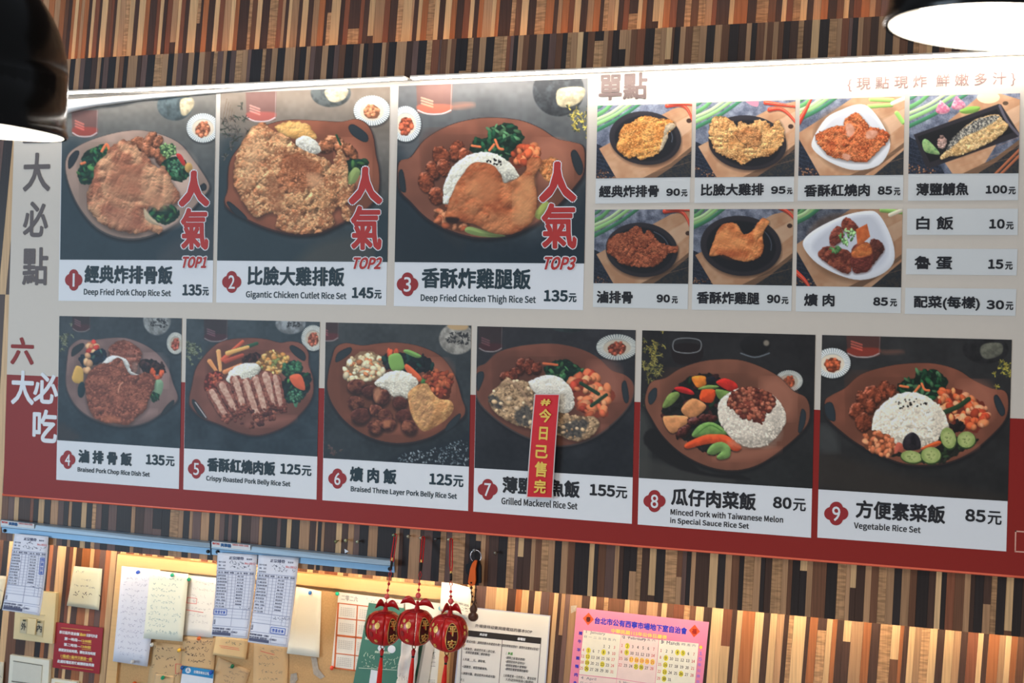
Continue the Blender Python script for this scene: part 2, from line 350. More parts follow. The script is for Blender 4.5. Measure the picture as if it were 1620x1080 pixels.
    def dish(s, cx, cy, rx, ry, rot=0, b=1.0, kim=(196, 112, 84), seed=5):
        s.ell(cx+2, cy+6, rx, ry, (12, 16, 20), rot, soft=8, alpha=.6)
        s.ell(cx, cy, rx, ry, (150*b, 162*b, 166*b), rot); r = math.radians(rot)
        for t in np.arange(0, 2*math.pi, 2*math.pi/44):
            p = [(cx+rx*q*math.cos(t)*math.cos(r)-ry*q*math.sin(t)*math.sin(r), cy+rx*q*math.cos(t)*math.sin(r)+ry*q*math.sin(t)*math.cos(r)) for q in (.66, .97)]
            s.line(p, 2.2, (236*b, 234*b, 222*b), sm=False)
        s.ell(cx, cy+2, rx*.66, ry*.62, (222*b, 208*b, 186*b), rot, soft=4)
        reg = [(cx+rx*.45*math.cos(t), cy+ry*.1+ry*.48*math.sin(t)) for t in np.linspace(0, 6.28, 10)[:-1]]
        s.blob(reg, tuple(v*.6 for v in kim), edge=4); s.bits(26, reg, (6, 13), [kim, tuple(v*.8 for v in kim), tuple(min(v*1.2, 255) for v in kim)], seed=seed)
    def jug(s, cx, cy, rx, ry, c=(52, 58, 66), spout=None, sc2=(196, 182, 150)):
        s.ell(cx, cy, rx, ry, c, c2=tuple(v*.7 for v in c), dome=.5, dw=25, st=.6, soft=3)
        if spout: s.blob(spout, sc2, c2=tuple(v*.8 for v in sc2), cell=12, soft=3, dome=.3)
    def sprig(s, cx, cy, R, c=(150, 148, 92), seed=1, n=26, dk=(40, 50, 42)):
        rg = np.random.default_rng(seed)
        for i in range(n):
            x, y = cx+rg.normal()*R*.45, cy+rg.normal()*R*.6
            for k in range(7):
                t = rg.uniform(0, 6.28); l = R*.22; s.line([(x, y), (x+l*math.cos(t), y+l*math.sin(t))], 1.8, np.array(c)*rg.uniform(.5, 1.15) if rg.random() < .75 else dk, sm=False)
    def brocc(s, cx, cy, R, seed=1, c=(104, 140, 84), dk=(52, 84, 56)):
        s.blob([(cx-R*.3, cy), (cx+R*.3, cy), (cx+R*.2, cy+R), (cx-R*.1, cy+R)], tuple(v*1.1 for v in c), dome=.5, dw=8)
        reg = [(cx+R*.9*math.cos(t), cy-R*.1+R*.7*math.sin(t)) for t in np.linspace(0, 6.28, 10)[:-1]]
        s.blob(reg, dk, edge=R*.15, ec=R*.3); s.bits(60, reg, (R*.1, R*.2), [c, tuple(v*.8 for v in c), dk, tuple(min(v*1.2, 255) for v in c)], asp=.7, seed=seed)
    def wings(s, cs, c=(150, 78, 50), seed=1):
        for i, (x, y, rx, ry, rot) in enumerate(cs):
            s.ell(x+1, y+5, rx, ry, (30, 16, 12), rot, soft=5, alpha=.6)
            s.ell(x, y, rx, ry, c, rot, c2=tuple(v*.62 for v in c), edge=4, ec=9, bump=.55, bc=11, dome=1.1, dw=11, gloss=1.0, cell=16, rim=.4, st=1.2)
    def red(s, pts, n, r, cols, seed, base=None): s.blob(pts, base or tuple(np.array(cols[0])*.5), edge=5); s.bits(n, pts, r, cols, seed=seed, asp=.5)
BR = (118, 74, 58)
def circ(cx, cy, rx, ry, n=12, a0=0, a1=6.283): return [(cx+rx*math.cos(t), cy+ry*math.sin(t)) for t in np.linspace(a0, a1, n+1)[:-1]]
def pic1():
    p = Pic((80, 120), 2.77, (38, 60, 730, 815)); p.bg((112, 108, 102), (46, 58, 66), 18, 90)
    p.blob([(35, 330), (180, 300), (560, 560), (720, 640), (735, 830), (30, 830)], (36, 54, 64), soft=50, alpha=.75); p.blob([(500, 760), (600, 690), (730, 640), (730, 815), (480, 815)], (70, 72, 76), soft=30, alpha=.6)
    p.glass(150, 150, 272, 58, (150, 62, 52)); p.jug(545, 130, 78, 66, (78, 92, 96), [(570, 105), (620, 98), (628, 130), (595, 172), (572, 165)])
    p.dish(668, 228, 72, 64, kim=(206, 126, 92)); p.line([(380, 420), (390, 400)], 1, (90, 90, 90))
    pan = [(72, 348), (118, 308), (205, 270), (330, 240), (440, 243), (560, 290), (630, 370), (690, 460), (697, 500), (660, 545), (600, 610), (500, 680), (390, 717), (290, 712), (200, 670), (130, 590), (85, 500), (62, 410)]
    p.pan(pan, (168, 142, 128), [Z((0, 0), 1, (78, 405), (80, 360), (108, 328), (126, 332), (118, 362), (96, 398)), [(645, 492), (670, 470), (684, 482), (680, 500), (655, 505)]], (70, 66, 66))
    p.greens([(125, 400), (160, 330), (235, 300), (260, 340), (210, 430), (160, 480), (120, 450)], 34, 3)
    for q in [[(225, 330), (245, 300), (258, 325)], [(135, 385), (150, 380)]]: p.line(q, 6, (206, 110, 70))
    p.wings([(400, 300, 50, 30, 20), (435, 285, 45, 28, -60), (470, 290, 32, 20, -60), (430, 330, 40, 24, 20), (490, 350, 34, 44, 0)], (172, 106, 74))
    p.brocc(515, 330, 42, 2, (120, 150, 96)); p.greens([(490, 380), (560, 350), (605, 400), (590, 460), (520, 450)], 26, 5); p.brocc(550, 400, 40, 7, (70, 116, 84), (34, 66, 58))
    p.blob([(550, 345), (572, 345), (592, 385), (580, 392)], (190, 52, 48), dome=.6, gloss=.4); p.ell(605, 402, 17, 22, (190, 150, 88), dome=.6)
    p.greens([(440, 580), (540, 570), (560, 620), (500, 650), (440, 620)], 14, 9)
    p.fried([(262, 320), (300, 285), (340, 285), (390, 320), (430, 360), (470, 400), (495, 395), (520, 435), (545, 480), (565, 520), (550, 560), (500, 560), (470, 590), (440, 570), (420, 600), (450, 640), (485, 665), (480, 690), (420, 680), (370, 692), (300, 680), (240, 655), (185, 610), (160, 560), (165, 500), (190, 440), (200, 390), (240, 350)], (198, 148, 112), (160, 100, 74), bump=.79, bc=11, edge=6)
    p.blob([(300, 380), (380, 400), (420, 470), (380, 540), (260, 520), (250, 440)], (170, 112, 84), soft=40, alpha=.6); p.blob([(230, 560), (330, 590), (420, 640), (360, 670), (260, 640)], (160, 100, 78), soft=24, alpha=.6); p.blob([(400, 480), (470, 500), (520, 560), (480, 590), (430, 560)], (206, 152, 116), soft=20, alpha=.6)
    p.blob([(410, 580), (440, 615), (475, 650), (450, 650), (415, 625)], (190, 170, 140), soft=4, dome=.5)
    return p
def pic2():
    p = Pic((330, 120), 2.768, (30, 40, 800, 820)); p.bg((138, 124, 110), (52, 60, 66), 20, 90)
    p.blob([(20, 330), (140, 280), (250, 600), (500, 700), (800, 560), (820, 840), (20, 840)], (38, 54, 62), soft=60, alpha=.8)
    p.blob([(400, 800), (470, 740), (600, 700), (700, 690), (700, 830), (390, 830)], (82, 78, 72), soft=30, alpha=.6)
    p.glass(230, 60, 205, 68, (186, 96, 86), 1.1); p.jug(535, 75, 88, 62, (88, 94, 94), [(512, 62), (605, 55), (600, 95), (560, 115), (525, 105)], (214, 200, 168))
    p.dish(715, 152, 80, 66, b=1.0, kim=(216, 140, 100), seed=8); p.sprig(105, 230, 75, (84, 78, 72), 4, 22)
    for i in range(5): p.line([(60+i*12, 200), (80+i*8, 100+i*14)], 1.2, (96, 80, 66))
    pan = [(250, 215), (350, 192), (480, 195), (580, 200), (650, 188), (700, 215), (725, 270), (735, 340), (750, 420), (745, 520), (690, 590), (600, 640), (500, 690), (390, 702), (280, 680), (180, 640), (90, 590), (66, 550), (80, 500), (85, 400), (110, 340), (180, 260)]
    p.pan(pan, (142, 84, 62), [[(612, 225), (635, 212), (690, 250), (700, 280), (680, 290), (630, 260)], [(80, 560), (95, 552), (160, 610), (165, 630), (120, 610)]], (60, 40, 38))
    p.wings([(550, 290, 46, 30, 20), (580, 320, 40, 28, 50), (620, 330, 44, 24, 50), (510, 310, 40, 28, 0)], (178, 110, 74)); p.line([(560, 260), (578, 300)], 5, (30, 60, 40))
    p.greens([(600, 370), (690, 365), (690, 400), (620, 470), (600, 430)], 12, 4, c=[(60, 96, 52), (36, 74, 48)]); p.blob([(610, 440), (640, 400), (665, 420), (640, 470), (612, 475)], (140, 158, 96), dome=.5)
    p.fried([(290, 225), (340, 200), (420, 205), (460, 240), (470, 275), (400, 280), (330, 260)], (226, 178, 110), (206, 150, 84), bump=.6, sh=False)
    p.rice([(388, 275), (430, 262), (475, 290), (490, 330), (450, 345), (405, 330), (380, 300)], n=60)
    p.fried([(195, 225), (240, 202), (262, 225), (300, 245), (345, 265), (380, 300), (430, 330), (480, 345), (525, 370), (545, 400), (560, 350), (575, 318), (600, 350), (612, 420), (608, 480), (640, 470), (625, 540), (600, 560), (628, 600), (618, 640), (590, 620), (575, 570), (545, 600), (550, 650), (480, 685), (400, 692), (330, 680), (295, 660), (300, 610), (260, 600), (210, 620), (160, 570), (135, 520), (108, 470), (115, 380), (140, 300)], (206, 156, 112), (170, 110, 74), bump=1.2, bc=9)
    p.fried([(330, 350), (420, 350), (500, 400), (480, 470), (400, 520), (300, 480)], (186, 124, 86), (158, 96, 62), bump=1.2, bc=8, sh=False, edge=12)
    p.fried([(430, 500), (560, 500), (540, 560), (430, 600), (330, 560)], (208, 158, 112), (180, 124, 84), bump=1.2, bc=8, sh=False, edge=12)
    p.blob([(330, 330), (420, 350), (480, 420), (430, 430), (350, 380)], (126, 72, 46), soft=26, alpha=.6); p.blob([(250, 440), (320, 470), (330, 560), (290, 610), (270, 540)], (140, 84, 56), soft=24, alpha=.55); p.blob([(430, 430), (480, 430), (500, 470), (450, 490)], (222, 170, 128), soft=16, alpha=.7)
    p.blob([(170, 300), (220, 260), (240, 330), (190, 460), (150, 480)], (226, 178, 134), soft=30, alpha=.45)
    return p
def legmeal(p, leg=True, big=False):
    pass
def pic3():
    p = Pic((615, 110), 2.7, (20, 30, 855, 830)); p.bg((104, 104, 104), (36, 46, 54), 18, 100)
    p.blob([(20, 560), (150, 640), (300, 720), (300, 830), (20, 830)], (52, 48, 46), soft=30, alpha=.6); p.blob([(10, 380), (60, 380), (300, 740), (700, 700), (860, 500), (860, 840), (10, 840)], (24, 38, 48), soft=40, alpha=.7)
    p.glass(195, 55, 196, 78, (206, 110, 86), 1.15); p.blob([(270, 150), (340, 140), (365, 155), (280, 170)], (196, 130, 104), soft=14, alpha=.6)
    p.dish(72, 232, 66, 76, b=1.05, kim=(186, 92, 64), seed=4); p.jug(725, 90, 110, 110, (62, 66, 70), [(720, 90), (770, 75), (835, 80), (825, 130), (770, 160), (722, 150)], (190, 178, 146))
    p.sprig(825, 220, 60, (196, 176, 84), 6, 22)
    pan = [(38, 400), (90, 375), (150, 300), (250, 240), (360, 210), (450, 204), (560, 215), (650, 250), (720, 295), (790, 310), (838, 335), (838, 440), (800, 500), (740, 570), (660, 640), (560, 700), (460, 722), (360, 722), (250, 690), (160, 640), (90, 570), (40, 510)]
    p.pan(pan, (132, 82, 64), [[(778, 355), (800, 345), (828, 400), (828, 440), (810, 450), (788, 410)], [(42, 440), (60, 430), (74, 500), (70, 525), (48, 510)]], (44, 34, 36))
    p.wings([(290, 350, 32, 48, 10), (320, 365, 24, 34, 0), (225, 370, 36, 48, -30), (190, 430, 30, 44, -20), (235, 420, 30, 40, -30), (160, 480, 34, 48, -15), (205, 540, 34, 40, -20)], (150, 76, 48))
    p.greens([(345, 350), (370, 300), (420, 290), (430, 250), (480, 232), (535, 235), (575, 290), (550, 340), (500, 390), (420, 370)], 46, 8, (16, 40, 30), [(36, 86, 56), (24, 64, 44), (80, 122, 84)])
    for q in [[(355, 325), (390, 330)], [(430, 345), (450, 320)], [(455, 300), (470, 335), (488, 340)]]: p.line(q, 5, (206, 112, 70))
    p.red([(520, 370), (550, 330), (620, 320), (650, 345), (640, 390), (560, 420), (530, 410)], 26, (12, 26), [(206, 96, 58), (222, 130, 84), (176, 76, 46)], 3)
    p.fried([(630, 400), (700, 375), (735, 400), (730, 450), (690, 480), (650, 450)], (210, 146, 92), (186, 110, 62), sh=False)
    rb = [(232, 545), (240, 480), (270, 420), (320, 375), (380, 355), (430, 352), (480, 370), (530, 410), (555, 460), (500, 480), (400, 560), (250, 580)]
    p.rice(rb, (222, 220, 204), n=420); p.bits(16, [(410, 385), (470, 380), (490, 410), (420, 400)], (4, 6), [(24, 20, 18)], asp=.6)
    p.red([(195, 610), (240, 575), (300, 610), (350, 660), (310, 692), (240, 670), (200, 650)], 36, (9, 20), [(186, 108, 72), (160, 84, 54), (206, 134, 94)], 6)
    p.blob([(325, 690), (345, 670), (420, 690), (500, 710), (440, 716), (370, 708)], (130, 150, 90), dome=.5); p.blob([(640, 590), (670, 560), (690, 590), (650, 640), (620, 620)], (150, 160, 84), dome=.5)
    leg = [(245, 605), (265, 540), (300, 470), (345, 410), (385, 396), (440, 405), (475, 440), (495, 485), (545, 465), (585, 430), (590, 395), (610, 375), (645, 380), (655, 402), (635, 435), (622, 470), (632, 530), (632, 590), (610, 650), (560, 690), (500, 705), (430, 695), (370, 665), (310, 650), (270, 650), (235, 640)]
    p.fried(leg, (190, 120, 78), (160, 84, 50), bump=.45, bc=14, edge=2, st=1.0); p.blob([(560, 470), (610, 460), (625, 560), (600, 640), (540, 650), (530, 540)], (214, 156, 106), soft=26, alpha=.6)
    p.blob([(330, 480), (400, 430), (470, 480), (450, 560), (360, 560)], (198, 132, 88), soft=26, alpha=.6); p.blob([(245, 630), (300, 635), (290, 655), (250, 650)], (40, 24, 20), soft=5)
    return p
def pic4():
    p = Pic((80, 490), 3.6, (34, 30, 752, 792)); p.bg((54, 62, 68), (34, 50, 60), 16, 90); p.sprig(70, 165, 55, (120, 124, 100), 3, 20)
    p.glass(175, 30, 130, 52, (70, 44, 50), .6); p.jug(606, 60, 78, 84, (150, 154, 154)); p.bits(50, [(560, 55), (665, 50), (665, 100), (570, 95)], (4, 9), [(50, 52, 56)], asp=.3); p.dish(712, 190, 50, 62, b=.78, kim=(160, 84, 70)); p.blob([(30, 640), (150, 700), (150, 745), (30, 740)], (54, 50, 52), soft=16, edge=10, alpha=.7)
    pan = [(96, 250), (112, 205), (165, 168), (230, 172), (330, 160), (430, 160), (530, 195), (610, 250), (670, 330), (700, 420), (726, 490), (715, 530), (650, 580), (560, 640), (450, 668), (340, 660), (230, 620), (150, 560), (100, 480), (84, 400)]
    p.pan(pan, (126, 102, 98), [[(118, 250), (130, 215), (180, 188), (192, 205), (170, 235), (125, 266)], [(630, 590), (660, 545), (698, 512), (704, 530), (680, 570), (645, 598)]], (70, 62, 64), (16, 26, 34))
    p.wings([(250, 210, 26, 20, 0)], (200, 160, 120)); p.bits(10, [(215, 190), (270, 190), (270, 240), (215, 240)], (16, 26), [(176, 58, 50), (206, 160, 120), (190, 120, 84)])
    p.greens([(160, 270), (230, 250), (300, 220), (320, 280), (260, 310), (190, 330)], 16, 4, (20, 34, 50), [(24, 44, 60), (48, 76, 70), (20, 30, 40)], (12, 26)); p.bits(6, [(190, 260), (230, 260), (230, 350), (190, 350)], (18, 26), [(196, 150, 112)])
    p.blob([(135, 340), (150, 318), (178, 330), (188, 370), (180, 415), (140, 415), (122, 390)], (196, 156, 84), dome=.6, dw=10); p.ell(176, 455, 22, 46, (20, 42, 50), 5, dome=.5)
    p.greens([(500, 310), (560, 280), (640, 310), (650, 360), (560, 370)], 20, 6, (30, 26, 30), [(36, 28, 34), (60, 40, 40)]); p.bits(9, [(560, 340), (650, 350), (650, 390), (590, 390)], (12, 26), [(196, 86, 54)], asp=.3)
    p.blob([(560, 460), (600, 400), (640, 410), (630, 480), (580, 520)], (120, 150, 120), dome=.5); p.greens([(560, 470), (620, 480), (590, 530)], 6, 8)
    p.fried([(330, 220), (370, 185), (420, 175), (480, 200), (520, 250), (500, 310), (480, 360), (400, 330), (340, 260)], (140, 88, 74), (112, 62, 50), bump=.8, bc=9)
    p.rice([(300, 295), (340, 262), (390, 265), (440, 290), (460, 350), (505, 368), (440, 370), (300, 320)], (212, 210, 204), n=70)
    p.fried([(215, 360), (260, 315), (330, 300), (380, 275), (410, 290), (440, 350), (480, 372), (540, 355), (590, 380), (592, 440), (560, 510), (540, 570), (480, 620), (440, 655), (370, 645), (300, 640), (240, 600), (210, 540), (198, 450), (200, 400)], (144, 86, 68), (110, 62, 50), bump=.8, bc=10, edge=4)
    p.line([(385, 470), (395, 430), (412, 415)], 4, (176, 120, 96)); p.blob([(290, 620), (340, 600), (400, 630), (330, 640)], (172, 104, 76), soft=10, alpha=.7)
    return p
def pic5():
    p = Pic((285, 495), 3.539, (18, 28, 790, 808)); p.bg((56, 66, 72), (34, 48, 58), 16, 90); p.sprig(62, 215, 60, (116, 124, 100), 5, 26)
    p.glass(200, 25, 165, 68, (70, 44, 52), .7); p.jug(618, 60, 84, 58, (150, 156, 160)); p.bits(30, [(590, 50), (680, 46), (680, 75), (600, 75)], (4, 9), [(50, 52, 56)], asp=.3); p.dish(745, 140, 66, 72, b=.85, kim=(170, 96, 76))
    pan = [(180, 190), (260, 150), (380, 138), (480, 145), (560, 165), (620, 158), (680, 170), (720, 220), (722, 290), (745, 360), (748, 450), (710, 530), (620, 620), (520, 672), (420, 692), (320, 672), (220, 630), (120, 590), (55, 530), (48, 480), (62, 410), (90, 300)]
    p.pan(pan, (118, 74, 64), [[(612, 195), (632, 180), (690, 215), (704, 250), (690, 268), (640, 235)], [(65, 495), (85, 490), (148, 580), (140, 590), (95, 560)]], (56, 40, 42), (16, 26, 34)); p.line([(85, 500), (145, 585)], 3, (160, 150, 150))
    for i, q in enumerate([[(165, 270), (200, 320)], [(215, 215), (225, 320)], [(240, 260), (350, 160)], [(300, 215), (430, 170)], [(255, 270), (350, 235)], [(250, 330), (340, 290)], [(265, 225), (380, 190)]]):
        p.line(q, 13, [(196, 132, 84), (206, 148, 96), (176, 82, 60), (40, 74, 56), (150, 70, 56), (190, 120, 80), (200, 150, 90)][i], 9)
    p.greens([(340, 260), (400, 225), (450, 230), (440, 270), (360, 280)], 12, 4, (36, 26, 28), [(44, 30, 34), (70, 40, 40)])
    p.red([(430, 290), (470, 225), (520, 210), (590, 235), (615, 270), (570, 330), (520, 345)], 60, (9, 19), [(206, 158, 92), (190, 132, 74), (216, 176, 116), (130, 140, 84)], 5, (120, 84, 54))
    p.red([(135, 400), (150, 350), (200, 325), (240, 350), (230, 400), (180, 440), (145, 440)], 40, (6, 15), [(150, 66, 56), (120, 52, 46), (176, 90, 66)], 7)
    p.brocc(630, 320, 66, 3, (54, 100, 72), (24, 54, 48)); p.greens([(560, 390), (700, 330), (735, 380), (690, 480), (600, 500)], 16, 2, (20, 38, 40)); p.blob([(612, 355), (675, 345), (700, 430), (640, 410)], (206, 96, 66), dome=.5); p.brocc(645, 470, 52, 9, (66, 108, 84), (26, 58, 52))
    p.rice([(262, 380), (275, 330), (320, 295), (380, 278), (430, 285), (450, 320), (400, 370), (320, 400)], (222, 220, 204), n=160)
    for i, (x0, y0, x1, y1, w_) in enumerate([(180, 440, 260, 590, 30), (235, 400, 315, 560, 34), (310, 370, 360, 540, 30), (370, 385, 440, 600, 30), (425, 370, 480, 560, 30), (480, 345, 540, 530, 36), (535, 360, 570, 540, 26)]):
        sl = [(x0-w_, y0+6), (x0-w_*.3, y0-w_*.6), (x0+w_*.9, y0-8), (x0+w_*1.1+(x1-x0)*.5, (y0+y1)/2), (x1+w_*.9, y1-18), (x1+w_*.2, y1+10), (x1-w_*.9, y1-6), (x0-w_*1.0+(x1-x0)*.5, (y0+y1)/2+10)]
        p.blob([(u_+3, v_+9) for u_, v_ in sl], (30, 16, 18), soft=6, alpha=.8); p.blob(sl, (142, 88, 74), c2=(112, 62, 54), edge=5, ec=14, bump=.6, bc=9, dome=.5, dw=10, cell=14, gloss=.3)
        p.blob([(x0-w_*.6, y0+2), (x0+w_*.3, y0-10), (x0+w_*.5+(x1-x0)*.5, (y0+y1)/2), (x1+w_*.1, y1-26), (x1-w_*.6, y1-16), (x0-w_*.6+(x1-x0)*.5, (y0+y1)/2)], (204, 170, 150), c2=(176, 130, 114), cell=12, edge=3, dome=.4, dw=8); p.bits(14, circ(x1, y1-5, w_, w_), (6, 14), [(118, 66, 56), (144, 88, 72), (92, 48, 42)], seed=i)
    p.bits(30, [(240, 560), (560, 540), (560, 600), (400, 640), (260, 600)], (8, 18), [(96, 52, 46), (70, 38, 38), (120, 70, 58)]) 
    return p
def pic6():
    p = Pic((505, 500), 3.3755, (18, 28, 818, 808)); p.bg((54, 58, 60), (32, 40, 46), 16, 90); p.glass(50, 20, 138, 55, (90, 44, 48), .7)
    p.jug(735, 120, 95, 84, (164, 160, 152)); p.blob([(690, 45), (790, 45), (780, 72), (705, 70)], (176, 148, 110), soft=4); p.bits(60, [(672, 88), (815, 88), (815, 150), (680, 145)], (5, 11), [(44, 44, 46)], asp=.3)
    p.blob([(360, 770), (450, 730), (620, 690), (740, 660), (800, 620), (815, 810), (360, 810)], (26, 34, 42), soft=10); p.bits(160, [(370, 768), (450, 735), (620, 705), (790, 650), (800, 800), (700, 790), (500, 780)], (4, 8), [(140, 150, 156), (90, 104, 112)], asp=.3); p.sprig(70, 710, 45, (84, 66, 66), 4, 8)
    pan = [(62, 230), (85, 165), (140, 142), (230, 155), (330, 142), (430, 140), (540, 160), (640, 205), (700, 270), (740, 350), (765, 440), (785, 500), (770, 545), (700, 590), (600, 650), (480, 682), (360, 680), (240, 640), (140, 570), (70, 480), (38, 390), (45, 300)]
    p.pan(pan, (116, 68, 52), [[(85, 240), (100, 195), (160, 165), (175, 178), (160, 205), (105, 242)], [(670, 610), (690, 570), (745, 520), (756, 535), (735, 575), (690, 612)]], (40, 34, 38))
    p.red([(130, 300), (160, 240), (215, 195), (280, 190), (330, 225), (345, 290), (300, 340), (200, 345), (140, 340)], 90, (9, 24), [(214, 196, 158), (196, 172, 130), (224, 206, 170), (190, 120, 80)], 2, (130, 100, 74))
    p.greens([(335, 250), (350, 205), (400, 190), (470, 200), (590, 220), (605, 270), (560, 300), (400, 290)], 26, 5, (18, 24, 28), [(22, 30, 34), (20, 48, 44), (36, 40, 46)], (14, 30)); p.bits(5, [(360, 195), (420, 190), (420, 210)], (20, 28), [(190, 80, 52)], asp=.3)
    p.blob([(370, 215), (430, 200), (455, 270), (430, 290), (385, 285)], (120, 160, 84), dome=.6, dw=10, gloss=.3); p.blob([(450, 190), (475, 178), (545, 210), (520, 222)], (110, 150, 80), dome=.6); p.blob([(455, 270), (475, 258), (545, 325), (530, 348), (480, 310)], (204, 92, 56), dome=.6); p.blob([(545, 345), (570, 310), (585, 350), (550, 360)], (60, 110, 56), dome=.5)
    p.red([(565, 320), (600, 295), (660, 295), (715, 320), (705, 380), (690, 440), (640, 450), (600, 400)], 60, (9, 22), [(150, 70, 46), (176, 92, 60), (120, 50, 36)], 8)
    p.rice([(295, 365), (320, 330), (370, 298), (430, 290), (490, 310), (530, 355), (500, 390), (470, 440), (400, 430), (350, 390)], (224, 218, 200), n=260)
    p.blob([(475, 410), (520, 370), (575, 360), (600, 400), (640, 440), (700, 450), (718, 490), (690, 540), (620, 590), (560, 615), (520, 580), (490, 520), (478, 460)], (206, 160, 104), c2=(178, 126, 80), bump=.5, bc=14, dome=.4, dw=14, cell=20, gloss=.2)
    p.blob([(490, 430), (560, 380), (590, 420), (610, 500), (570, 590), (520, 540)], (168, 122, 84), c2=(196, 150, 100), cell=10, soft=6, bump=.6, bc=8)
    for i, (x, y, r) in enumerate([(200, 375, 52), (270, 400, 46), (195, 460, 48), (330, 430, 56), (225, 530, 58), (300, 500, 40), (350, 530, 44), (430, 460, 46), (305, 590, 50), (370, 575, 46), (450, 530, 44), (480, 590, 50)]):
        p.ell(x+2, y+9, r, r*.85, (24, 14, 14), i*37, soft=8, alpha=.7); rr = random.Random(i); p.blob([(x+r*math.cos(t)*rr.uniform(.75, 1.05), y+r*.82*math.sin(t)*rr.uniform(.8, 1.05)) for t in np.linspace(0, 6.28, 7)[:-1]], [(108, 62, 48), (86, 46, 38), (130, 78, 58)][i % 3], c2=(66, 34, 30), bump=.5, bc=12, dome=.8, dw=12, gloss=.7, cell=22)
    p.blob([(290, 400), (320, 380), (330, 410), (305, 460)], (196, 140, 104), soft=8, alpha=.7); p.blob([(345, 560), (380, 555), (375, 590), (345, 592)], (176, 112, 78), soft=6, alpha=.8)
    return p
def pic7():
    p = Pic((745, 505), 3.2226, (8, 28, 845, 812)); p.bg((44, 44, 48), (26, 30, 36), 12, 90); p.glass(100, 30, 170, 62, (64, 34, 38), .7); p.jug(500, 40, 90, 26, (50, 60, 62)); p.dish(745, 142, 106, 66, b=.8, kim=(150, 74, 56))
    pan = [(25, 250), (70, 225), (130, 170), (220, 140), (330, 125), (440, 124), (560, 150), (650, 195), (720, 260), (790, 285), (832, 330), (830, 400), (790, 470), (720, 540), (640, 600), (540, 640), (430, 650), (320, 620), (210, 570), (110, 500), (35, 420), (20, 340)]
    p.pan(pan, (108, 66, 54), [[(770, 325), (790, 315), (806, 390), (800, 425), (782, 420), (770, 370)], [(28, 280), (60, 265), (66, 300), (38, 365), (28, 340)]], (60, 52, 52))
    p.wings([(180, 290, 34, 28, 0), (220, 280, 26, 36, 0), (255, 240, 27, 46, 5), (298, 240, 28, 44, -5), (335, 250, 26, 34, 0)], (118, 56, 40))
    p.greens([(365, 250), (410, 225), (460, 202), (520, 220), (570, 260), (560, 310), (500, 335), (400, 290)], 30, 4, (14, 34, 28), [(30, 72, 48), (20, 54, 38), (56, 96, 60)]); p.line([(370, 225), (440, 232)], 6, (176, 88, 56))
    p.red([(510, 310), (560, 270), (640, 270), (650, 320), (720, 360), (735, 400), (700, 440), (700, 490), (640, 500), (570, 480), (530, 440), (520, 370)], 66, (14, 34), [(206, 120, 80), (222, 146, 104), (186, 92, 62), (160, 60, 44)], 9, (120, 54, 40))
    for q in [[(560, 325), (650, 380)], [(615, 440), (690, 385)]]: p.line(q, 9, (28, 52, 38))
    p.rice([(290, 330), (330, 300), (390, 285), (450, 295), (500, 335), (525, 390), (520, 450), (470, 480), (400, 440), (320, 400)], (220, 214, 200), n=320)
    f = [(90, 390), (130, 350), (180, 298), (220, 310), (280, 315), (320, 370), (400, 440), (460, 480), (540, 490), (640, 500), (650, 550), (600, 605), (530, 618), (440, 590), (340, 560), (270, 550), (190, 520), (130, 480), (100, 440)]
    p.fried(f, (176, 146, 112), (120, 96, 74), bump=.9, bc=10, edge=4)
    for q in [[(90, 400), (120, 380), (160, 430), (150, 460), (110, 440)], [(230, 470), (290, 440), (330, 500), (310, 540), (240, 530)], [(440, 560), (500, 520), (600, 520), (560, 600), (480, 600)]]: p.blob(q, (44, 46, 50), c2=(84, 80, 74), edge=8, ec=9, soft=5, cell=10, alpha=.85)
    p.bits(60, f, (7, 16), [(196, 164, 126), (210, 182, 148), (150, 120, 90)], seed=5); p.line([(180, 310), (250, 350), (300, 440)], 7, (150, 120, 96), alpha=.6)
    return p
